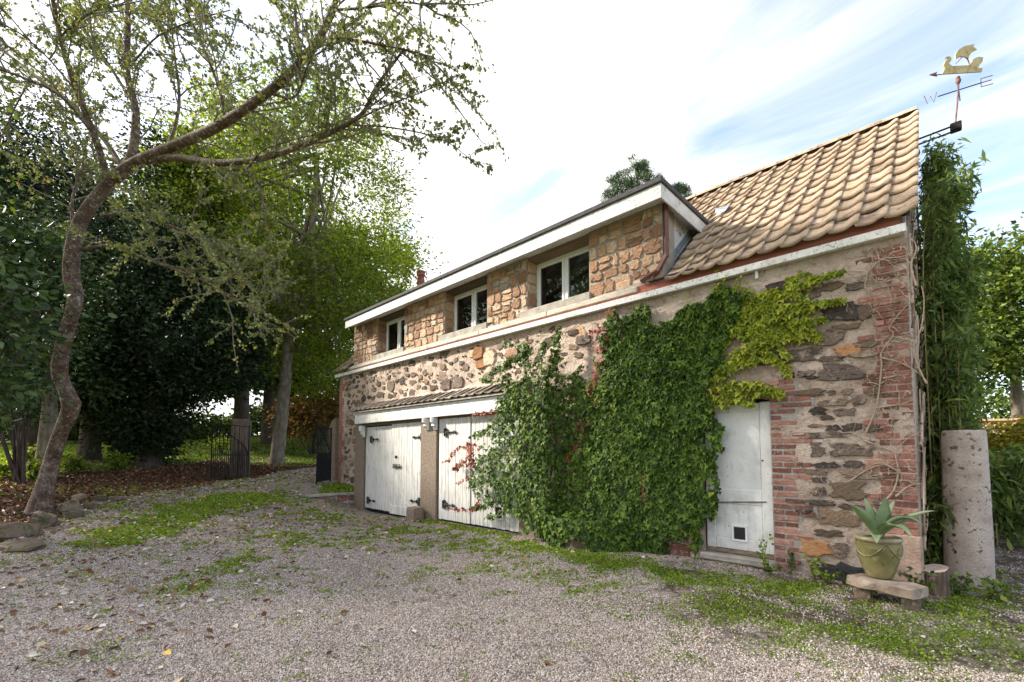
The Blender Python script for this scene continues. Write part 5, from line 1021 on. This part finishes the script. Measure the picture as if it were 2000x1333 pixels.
def ivy_leaves(n, inside, m, parent, size, name, thick=.2, holes=0.):
    """inside(n) gives picture points; each leaf sits on the wall there, lying over its neighbours"""
    u, v = inside(n); P = wall_pts(u, v, ivy_base_y(u)); lump = vnoise(P[:, 0], P[:, 2], 2.2, 31)*.6 + vnoise(P[:, 0], P[:, 2], 5.5, 32)*.4
    keep = np.ones(len(P), bool)
    if holes: keep = vnoise(P[:, 0], P[:, 2], 3.7, 33) > holes
    P = P[keep]; lump = lump[keep]; k = len(P); P[:, 1] -= thick*lump*rng.random(k)**.5 + .008
    D = np.stack([rng.normal(size=k)*.55, -.35 - .5*rng.random(k), -1 + .5*rng.normal(size=k)], -1); N = np.stack([rng.normal(size=k)*.35, -np.ones(k), .45 + .3*rng.normal(size=k)], -1)
    return leaf_mesh(name, P, D, size*(.4 + 1.0*rng.random(k)**1.3), m, parent, wid=1., fold=.12, N=N, shape='ivy', droop=.12)
def poly_sampler(poly, cond=None):
    xs = [p[0] for p in poly]; ys = [p[1] for p in poly]
    def f(n):
        U_, V_ = [], []
        while sum(map(len, U_)) < n:
            u = rng.uniform(min(xs)-12, max(xs)+12, n); v = rng.uniform(min(ys)-12, max(ys)+12, n); jx = (vnoise(u, v, .05, 5)-.5)*34; jy = (vnoise(u, v, .06, 6)-.5)*34; k = inpoly(u+jx, v+jy, poly)
            dens = rng.random(n) < np.interp(u, [900, 1050, 1200, 1400], [.36, .5, .7, 1.0]); k &= dens
            U_.append(u[k]); V_.append(v[k])
        return np.concatenate(U_)[:n], np.concatenate(V_)[:n]
    return f
def strand_sampler(lines):
    def f(n):
        w_ = np.array([sum(math.dist(a, b_) for a, b_ in zip(L[:-1], L[1:]))*(sp+5) for L, sp in lines]); k = rng.choice(len(lines), n, p=w_/w_.sum()); u = np.zeros(n); v = np.zeros(n)
        for i, (L, sp) in enumerate(lines):
            idx = np.where(k == i)[0]; q = smooth_path([(a, b_, 0) for a, b_ in L], 8)[:, :2]; t = rng.random(len(idx))*(len(q)-1.001); j = t.astype(int); fr = (t-j)[:, None]; p = q[j]*(1-fr) + q[j+1]*fr
            taper = np.clip(1.25 - t/(len(q)), .25, 1)[:, None]; p = p + rng.normal(size=p.shape)*sp*taper; u[idx] = p[:, 0]; v[idx] = p[:, 1]
        return u, v
    return f
def stems(lines, b, rad=.006, wob=3, n=1):
    for L, sp in lines:
        for _ in range(n):
            q = smooth_path([(a + U(-wob, wob), c + U(-wob, wob), 0) for a, c in L], 6); P = wall_pts(q[:, 0], q[:, 1], ivy_base_y(q[:, 0])); P[:, 1] -= .012; b.tube(P, list(np.linspace(rad, rad*.35, len(P))), 4, cap=False)
ivb = np.array([-3.6, 6.4, -.2]); ivy = thing('dark_ivy', ivb, 'dense dark green ivy curtain between the garage and the white door', 'ivy')
ivy_leaves(25000, poly_sampler(IVY), L_ivy, ivy, .064, 'foliage', .16)
STR = [([(1010,770),(985,720),(1035,690)], 7), ([(1040,735),(1030,700),(1035,680),(985,672)], 8), ([(1000,745),(960,745),(945,742)], 3.5), ([(1035,692),(1000,708),(950,742)], 4), ([(1050,735),(1062,690),(1068,668)], 7), ([(1080,735),(1088,690),(1097,640)], 8), ([(1095,690),(1072,730)], 6), ([(1120,735),(1140,715)], 4), ([(990,850),(950,845),(922,855)], 6), ([(975,880),(940,905),(922,950)], 9), ([(1000,960),(960,985),(925,992)], 5), ([(1005,975),(985,1000),(955,1012)], 5), ([(995,940),(970,950)], 5), ([(985,820),(960,835),(940,850)], 5), ([(1250,1085),(1230,1030),(1160,1015),(1100,1015)], 9), ([(1240,1082),(1200,1050),(1150,1045),(1130,1030)], 8), ([(1060,1045),(1050,1010)], 8), ([(1392,900),(1400,960),(1392,1010)], 6), ([(1385,800),(1395,850),(1410,880)], 5), ([(1365,1070),(1362,1020),(1372,980)], 5), ([(1290,1090),(1262,1060),(1250,1010)], 9), ([(1410,830),(1405,870)], 3)]
ivy_leaves(3600, strand_sampler(STR + [([(1000,765),(1010,790),(985,810)], 9), ([(1040,735),(1005,760),(990,800)], 9)]), L_ivy, ivy, .062, 'trailing_leaves', .12)
a = math.pi*(1 + rng.random(1500)**.8); zf = rng.random(1500); k = vnoise(a*2, zf*2, 1.6, 61) + .35*(a-math.pi)/math.pi + .25*zf > .62; a, zf = a[k], zf[k]; n = len(a); o_ = np.stack([np.cos(a), np.sin(a), 0*a], -1)
leaf_mesh('planter_trails', np.stack([pl0[0] + (.88 + .05*rng.random(n))*np.cos(a), YF - .02 + (.61 + .05*rng.random(n))*np.sin(a), pl0[2] + .02 + zf*.46], -1), o_*.4 + np.array([0, 0, -1.]) + rng.normal(size=(n, 3))*.4, .075*(.6 + .7*rng.random(n)), L_ivy, ivy, wid=1., N=o_ + [0, 0, .4], shape='ivy')
n = 260; a = math.pi*(1 + rng.random(n)); r_ = rng.random(n)**.5; leaf_mesh('planter_top_leaves', np.stack([pl0[0] + .8*r_*np.cos(a), YF - .02 + .56*r_*np.sin(a), pl0[2] + .42 + .12*rng.random(n)], -1), unit(n) + [0, -.4, -.2], .075*(.6 + .7*rng.random(n)), L_ivy, ivy, wid=1., N=np.tile([0, -.5, 1.], (n, 1)), shape='ivy')
b = MB(); stems(STR, b, .008, 4, 2); stems([([(1250, 1085), (1240, 950), (1220, 800), (1230, 650)], 1), ([(1060, 1045), (1080, 900), (1060, 760)], 1), ([(1350, 1055), (1340, 900), (1350, 700), (1400, 590)], 1)], b, .02, 8, 3); b.build('stems', M_dead, ivy, True, fix=False)
YST = [([(1395,690),(1440,635),(1500,590),(1560,562),(1645,532)], 7), ([(1400,640),(1470,610),(1545,600),(1650,588)], 6), ([(1395,735),(1460,690),(1530,640),(1612,624)], 7), ([(1420,715),(1500,668),(1560,655),(1605,662)], 6), ([(1385,755),(1440,715),(1500,700),(1545,720)], 5), ([(1430,690),(1500,690),(1545,735)], 4), ([(1385,782),(1440,775),(1500,763),(1528,772)], 9), ([(1395,765),(1440,750),(1490,752)], 5), ([(1445,565),(1480,600),(1470,660)], 9), ([(1440,640),(1470,660),(1500,650)], 7), ([(1460,600),(1520,575),(1580,585)], 6), ([(1470,640),(1530,615),(1590,608)], 6), ([(1345,600),(1390,640),(1440,600)], 12), ([(1410,560),(1420,620),(1400,690)], 12), ([(1520,640),(1570,640),(1600,655)], 4), ([(1475,790),(1455,792)], 3), ([(1490,630),(1500,660),(1545,700)], 6), ([(1540,560),(1560,540),(1600,545)], 5)]
yc = thing('yellow_creeper', onY(1400, 1080, 6.44), 'yellow-green creeper fanning over the wall above the white door', 'creeper'); ivy_leaves(5200, strand_sampler(YST), L_ivyy, yc, .058, 'foliage', .10); b = MB(); stems(YST, b, .006, 3, 2); b.build('stems', M_dead, yc, True, fix=False)
RSTR = [([(946,874),(920,868),(898,880),(873,902)], 3), ([(925,868),(922,890),(895,916)], 3), ([(930,912),(905,905),(888,918)], 3), ([(925,870),(928,915)], 4), ([(945,975),(925,996),(880,992)], 2.5), ([(925,930),(898,945)], 2), ([(975,805),(940,808),(928,812)], 2.5), ([(1175,700),(1160,760),(1170,790)], 5), ([(1150,820),(1130,870),(1110,900)], 5), ([(1180,660),(1170,640)], 9), ([(1120,1010),(1180,1015),(1210,1020)], 5), ([(1190,620),(1200,612)], 6), ([(1260,930),(1265,980)], 3), ([(1170,690),(1195,660)], 5)]
rc = thing('red_creeper', onY(1020, 1030, 6.1), 'wisps of reddened creeper leaves across the garage door and ivy', 'creeper'); ivy_leaves(1150, strand_sampler(RSTR), L_red, rc, .055, 'foliage', .16); b = MB(); stems(RSTR, b, .005, 2, 1); b.build('stems', M_dead, rc, True, fix=False)
# dead stems over the brick corner and along the eaves
dc = thing('dead_creeper', (-.5, 6.44, -.2), 'tangle of pale dead creeper stems clinging to the brick corner', 'creeper'); b = MB()
def wander(u, v, du, dv_, n, r, y=YF, jit=.9, step=14):
    p = []
    for i in range(n):
        p.append((u, v)); u += du*step + U(-jit, jit)*step*.6; v += dv_*step + U(-jit, jit)*step*.6
        u = min(u, 1806 if v > 700 else 1790)
    q = smooth_path([(a, c, 0) for a, c in p], 4); P = np.array([onY(a, c, y) for a, c, _ in q]); P[:, 1] -= .02 + .02*rng.random(); b.tube(P, list(np.linspace(r, r*.35, len(P))), 5, cap=False); return p
MAIN = [[(1690,850),(1712,795),(1722,720),(1722,690),(1745,655),(1738,640),(1770,600),(1780,605)], [(1810,750),(1795,720),(1785,680),(1800,640),(1805,590),(1800,560)], [(1712,798),(1760,790),(1790,780)], [(1722,700),(1760,710),(1800,733)], [(1725,740),(1750,735),(1745,730),(1755,720)], [(1720,985),(1745,960),(1755,920),(1750,885),(1770,860),(1805,840)], [(1755,920),(1720,905),(1690,915)], [(1750,970),(1775,950),(1800,945)], [(1690,540),(1720,510),(1750,505),(1775,500)], [(1700,520),(1690,560),(1700,575)], [(1790,560),(1780,520),(1790,490),(1785,470)], [(1685,860),(1740,880),(1700,870)], [(1660,940),(1700,915),(1740,905)]]
for L in MAIN:
    q = smooth_path([(a, c, 0) for a, c in L], 7); P = np.array([onY(a, c, YF) for a, c, _ in q]); P[:, 1] -= .03; b.tube(P, list(np.linspace(.011, .004, len(P))*(1 + .25*np.sin(np.arange(len(P))*1.7))), 6, cap=False); b.build('stem', M_dead, dc, True, fix=False); b = MB()
for i in range(190):
    t = random.random(); u = U(1690, 1795); v = U(480, 960); hor = random.random() < .62
    wander(u, v, U(-1, 1)*(1 if hor else .3), U(-.25, .25) if hor else U(-1, 1), random.randint(4, 9), U(.0018, .006), step=8)
for i in range(70): wander(U(1680, 1765), U(478, 570), U(-1, 1), U(-.5, .5), random.randint(4, 8), U(.002, .006), step=8)
for i in range(80): wander(U(1500, 1700), U(560, 1000), U(-.8, .8), U(-.6, .6), random.randint(4, 8), U(.002, .004), step=9)
for i in range(26): wander(U(1505, 1550), U(760, 1050), U(-.5, .5), U(-.8, .8), random.randint(3, 7), U(.002, .0035), step=8)
for i in range(60):
    u = U(700, 1480); v = 739 - .2547*(u-662) + U(6, 30); wander(u, v, U(-1, 1), U(-.2, .4), random.randint(3, 6), U(.003, .006), step=7)
for i in range(50):
    y = U(6.6, 9.2); z_ = U(.2, 3.6 + (y-6.5)*.7); P = [np.array([XR + .02, y, z_])]
    for k in range(7): P.append(P[-1] + [U(-.004, .012), U(-.12, .12), U(-.05, .2)])
    b.tube(np.array(P), list(np.linspace(.018, .006, 8)), 5, cap=False)
tag(b.build('twigs', M_dead, dc, True, fix=False), kind='stuff')

# ------------------------------------------------------------------ ground cover
def scatter(n, box, dens):
    """points in the picture, kept with probability dens(x,y), laid on the ground"""
    u0, u1, v0, v1 = box; u = rng.uniform(u0, u1, n); v = rng.uniform(v0, v1, n); return u, v
def ground_pts(xmin, xmax, ymin, ymax, n): x = rng.uniform(xmin, xmax, n); y = rng.uniform(ymin, ymax, n); return x, y
def visible(x, y, z_, pad=150):
    u, v, d = project(np.stack([x, y, z_], -1)); return (d > 1) & (u > -pad) & (u < 2000+pad) & (v < 1333+pad), u, v, d
def clear_of_house(x, y): return ~((y > 6.12) & (x > -12.4) & (x < -5.3)) & ~((y > 6.44) & (x > XL) & (x < XR)) & ~((y > 6.0) & (x > -15.2) & (x < -12.3))
def outside_planter(x, y): return ((x-pl0[0])/.85)**2 + ((y-YF)/.62)**2 > 1
# bright low weeds and moss tufts
x, y = ground_pts(-17, 2, -1.5, 8.5, 1300000); z_ = zg(x, y) + (vnoise(x, y, 1.3, 3)-.5)*.035; ok, u, v, d = visible(x, y, z_)
ms = blobs(x, y, MOSS); pr = np.clip(ms*1.35 - .16 + (vnoise(x, y, 5, 41)-.5)*.9 + (vnoise(x, y, 14, 42)-.5)*.7, 0, 1)*np.clip(5/d, .3, 1)
k = ok & clear_of_house(x, y) & outside_planter(x, y) & (rng.random(len(x)) < pr); x, y, z_ = x[k], y[k], z_[k]; d = d[k]; n = len(x)
P = np.stack([x, y, z_-.005], -1); D = np.stack([rng.normal(size=n)*.7, rng.normal(size=n)*.7, .35 + .8*rng.random(n)], -1)
tag(leaf_mesh('weeds', P, D, (.010 + .018*rng.random(n))*np.clip(d/4.5, .9, 2.4), L_grass, None, wid=.5, fold=.1), 'bright green weeds and moss tufts spreading through the gravel', 'weeds', kind='stuff')
# lawn blades
u = rng.uniform(-60, 660, 90000); v = rng.uniform(850, 935, 90000); PP = []
x, y = ground_pts(-46, -12, -6, 24, 230000); z_ = zg(x, y); ok, u, v, d = visible(x, y, z_); m_, l_, li_, s_ = zones(x, y); k = ok & (l_ > .5) & clear_of_house(x, y) & (rng.random(len(x)) < np.clip(vnoise(x, y, 1.1, 44)*1.5-.15, 0, 1)); x, y, z_, d = x[k], y[k], z_[k], d[k]; n = len(x)
D = np.stack([rng.normal(size=n)*.5, rng.normal(size=n)*.5, np.ones(n)], -1); tag(leaf_mesh('lawn_grass', np.stack([x, y, z_-.01], -1), D, (.06 + .05*rng.random(n))*np.clip(d/16, .8, 1.6), L_lawn, None, wid=.30, fold=.05), 'short patchy lawn grass under the trees', 'grass', kind='stuff')
# fallen leaves
L_fall = leafmat('fallen_leaf', [(0, (.12, .055, .03)), (.3, (.22, .105, .055)), (.5, (.30, .18, .10)), (.62, (.42, .37, .32)), (.78, (.55, .52, .49)), (.87, (.50, .30, .05)), (1, (.58, .42, .06))], trans=.1, rndamt=.2)
x, y = ground_pts(-24, 1.5, -4, 9, 60000); z_ = zg(x, y) + (vnoise(x, y, 1.3, 3)-.5)*.035; ok, u, v, d = visible(x, y, z_); m_, l_, li_, s_ = zones(x, y)
left = np.clip((1150-u)/900, .02, 1); pr = np.where(li_ > .5, 0, .09*left*left + .004) + np.where(l_ > .5, .04, 0) + .05*np.exp(-((u-330)/190)**2 - ((v-1000)/50)**2)
pr = 3.4*pr*np.clip(d/6, .55, 2.2)*(.35 + 1.3*vnoise(x, y, .9, 45))
k = ok & clear_of_house(x, y) & (rng.random(len(x)) < pr); n = int(k.sum()); D = np.stack([rng.normal(size=n), rng.normal(size=n), rng.normal(size=n)*.22], -1); N = np.stack([rng.normal(size=n)*.5, rng.normal(size=n)*.5, np.ones(n)], -1)
tag(leaf_mesh('fallen_leaves', np.stack([x, y, z_+.012], -1)[k], D, .038 + .050*rng.random(n), L_fall, None, wid=.34, fold=.16, N=N, shape='oval'), 'pale, brown and yellow leaves fallen on the drive', 'leaves', kind='stuff')
L_lit = leafmat('brown_litter_leaf', [(0, (.06, .03, .018)), (.5, (.14, .065, .035)), (.85, (.25, .125, .065)), (1, (.40, .26, .17))], trans=.1, rndamt=.3)
x, y = ground_pts(-26, -7, -6, 9, 120000); z_ = zg(x, y); ok, u, v, d = visible(x, y, z_); m_, l_, li_, s_ = zones(x, y); k = ok & (li_ > .5) & (rng.random(len(x)) < .55*np.clip(.3 + vnoise(x, y, .8, 46), 0, 1)); n = int(k.sum())
D = np.stack([rng.normal(size=n), rng.normal(size=n), rng.normal(size=n)*.35], -1); N = np.stack([rng.normal(size=n)*.6, rng.normal(size=n)*.6, np.ones(n)], -1)
tag(leaf_mesh('leaf_litter', np.stack([x, y, z_+.015], -1)[k], D, .05 + .05*rng.random(n), L_lit, None, wid=.36, fold=.18, N=N, shape='oval'), 'carpet of brown leaves on the bank under the leaning tree', 'leaves', kind='stuff')
# loose stones of the drive
def build_gravel():
    n = 430000; D_ = np.exp(rng.uniform(math.log(2.55), math.log(9.5), n)); lat = rng.uniform(-1.25, 1.25, n)*D_
    x = FV[0]*D_ + RV[0]*lat; y = FV[1]*D_ + RV[1]*lat; z_ = zg(x, y) + (vnoise(x, y, 1.3, 3)-.5)*.035 + (vnoise(x, y, 4, 4)-.5)*.012; ok, u, v, d = visible(x, y, z_, 120); m_, l_, li_, s_ = zones(x, y)
    k = ok & clear_of_house(x, y) & outside_planter(x, y) & (li_ < .5) & (l_ < .5) & (rng.random(n) < 1 - .95*np.clip(s_*1.25 + (vnoise(x, y, 6, 47)-.5)*1.2 - .1, 0, 1)) & (rng.random(n) < 1 - .7*np.clip(m_*1.3 - .15, 0, 1)) & (rng.random(n) < np.clip(D_/4.2, .45, 1))
    P = np.stack([x, y, z_+.001], -1)[k]; me = bpy.data.meshes.new('gravel'); me.vertices.add(len(P)); me.vertices.foreach_set('co', P.astype(np.float32).reshape(-1)); me.update(); o = link(bpy.data.objects.new('gravel', me))
    M = bpy.data.materials.new('gravel_stone'); T = NT(M); r_ = T.n('ShaderNodeObjectInfo').outputs['Random']
    c = ramp(T, r_, [(0, (.15, .115, .10)), (.25, (.31, .25, .215)), (.5, (.40, .325, .28)), (.75, (.50, .42, .37)), (.92, (.58, .52, .475)), (1, (.66, .635, .61))]); T.n('ShaderNodeOutputMaterial', {0: T.n('ShaderNodeBsdfPrincipled', {'Base Color': c, 'Roughness': .85, 'Specular IOR Level': .2}).outputs[0]}); me.materials.append(M)
    ng = bpy.data.node_groups.new('gravel_scatter', 'GeometryNodeTree'); ng.interface.new_socket('Geometry', in_out='INPUT', socket_type='NodeSocketGeometry'); ng.interface.new_socket('Geometry', in_out='OUTPUT', socket_type='NodeSocketGeometry')
    N = ng.nodes; Lk = ng.links; gi = N.new('NodeGroupInput'); go = N.new('NodeGroupOutput'); ico = N.new('GeometryNodeMeshIcoSphere'); ico.inputs['Radius'].default_value = .0082; ico.inputs['Subdivisions'].default_value = 1
    sm = N.new('GeometryNodeSetMaterial'); sm.inputs['Material'].default_value = M; Lk.new(ico.outputs[0], sm.inputs[0]); ip = N.new('GeometryNodeInstanceOnPoints'); Lk.new(gi.outputs[0], ip.inputs['Points']); Lk.new(sm.outputs[0], ip.inputs['Instance'])
    rr = N.new('FunctionNodeRandomValue'); rr.data_type = 'FLOAT_VECTOR'; rr.inputs[0].default_value = (-3, -3, -3); rr.inputs[1].default_value = (3, 3, 3); Lk.new(rr.outputs[0], ip.inputs['Rotation'])
    rs = N.new('FunctionNodeRandomValue'); rs.data_type = 'FLOAT_VECTOR'; rs.inputs[0].default_value = (.45, .4, .35); rs.inputs[1].default_value = (1.55, 1.3, 1.0); rs.inputs['Seed'].default_value = 5; Lk.new(rs.outputs[0], ip.inputs['Scale']); Lk.new(ip.outputs[0], go.inputs[0])
    md = o.modifiers.new('scatter', 'NODES'); md.node_group = ng; tag(o, 'loose pinkish gravel stones covering the drive', 'gravel', kind='stuff')
build_gravel()
# moss on the raised bed, tall weeds by the door and the bench
n = 5000; wts = rng.random((n, 5))**3; wts /= wts.sum(1)[:, None]; P = wts @ np.array(BEDP); k = rng.random(n) < np.clip(vnoise(P[:, 0], P[:, 1], 3, 51)*1.7-.2, 0, 1); P = P[k]; n = len(P); D = np.stack([rng.normal(size=n)*.5, rng.normal(size=n)*.5, np.ones(n)], -1)
tag(leaf_mesh('bed_moss', P, D, .05 + .05*rng.random(n), L_grass, None, wid=.4), 'bright green moss growing on the raised bed', 'moss', kind='stuff')
def weed(name, label, base, h, nst, spread, m, size):
    t = thing(name, base, label, 'weed', 'weeds along the foot of the wall'); b = MB(); P = []; D = []
    for i in range(nst):
        q = smooth_path([base, base + np.array([U(-.4, .4)*spread, U(-.4, .4)*spread, h*.5]), base + np.array([U(-1, 1)*spread, U(-1, .4)*spread, h*U(.7, 1)])], 5); b.tube(q, list(np.linspace(.005, .002, len(q))), 4, cap=False)
        for k in range(10): j = q[int(U(.2, .99)*len(q))]; P.append(j + rng.normal(size=3)*.012); D.append(rng.normal(size=3) + [0, 0, -.1])
    b.build('stems', mat('green_stem', (.10, .16, .03), bump=0), t, True, fix=False); P = np.array(P); leaf_mesh('foliage', P, np.array(D), size*(.6 + .8*rng.random(len(P))), m, t, wid=.36)
def gw(x, y): return np.array([x, y, zg(x, y)])
for (x, y, h, nst, sp, m, s_, lab) in [(-1.72, 6.30, .42, 3, .06, L_grass, .055, 'tall pale weed at the right foot of the white door'), (-1.45, 6.36, .30, 3, .06, L_dark, .05, 'dark upright weed against the door bricks'), (-1.2, 6.32, .28, 5, .12, L_grass, .05, 'leafy weed below the orange stone'), (-2.62, 6.36, .55, 4, .10, L_grass, .06, 'pale climbing weed left of the white door'), (-1.05, 6.2, .18, 6, .16, L_grass, .045, 'low weed in front of the black base stone'), (-.9, 6.28, .2, 4, .1, L_dark, .04, 'dark little weed behind the bench end'), (-.35, 6.5, .28, 8, .18, L_dark, .05, 'ivy-like weed behind the pot'), (-.30, 6.15, .20, 7, .16, L_mid, .05, 'green weed at the right end of the bench'), (-.02, 6.72, .22, 7, .18, L_bam, .06, 'leafy weed at the foot of the granite column'), (.3, 6.7, .24, 8, .25, L_bam, .07, 'sprawling weed right of the granite column'), (-.7, 5.95, .12, 8, .22, L_grass, .04, 'low weeds growing under the slab bench'), (-3.1, 6.36, .16, 6, .15, L_mid, .05, 'weed under the lower edge of the ivy'), (-1.6, 6.15, .14, 5, .15, L_mid, .045, 'small weed beside the door step')]:
    weed('wall_weed', lab, gw(x, y), h, nst, sp, m, s_)
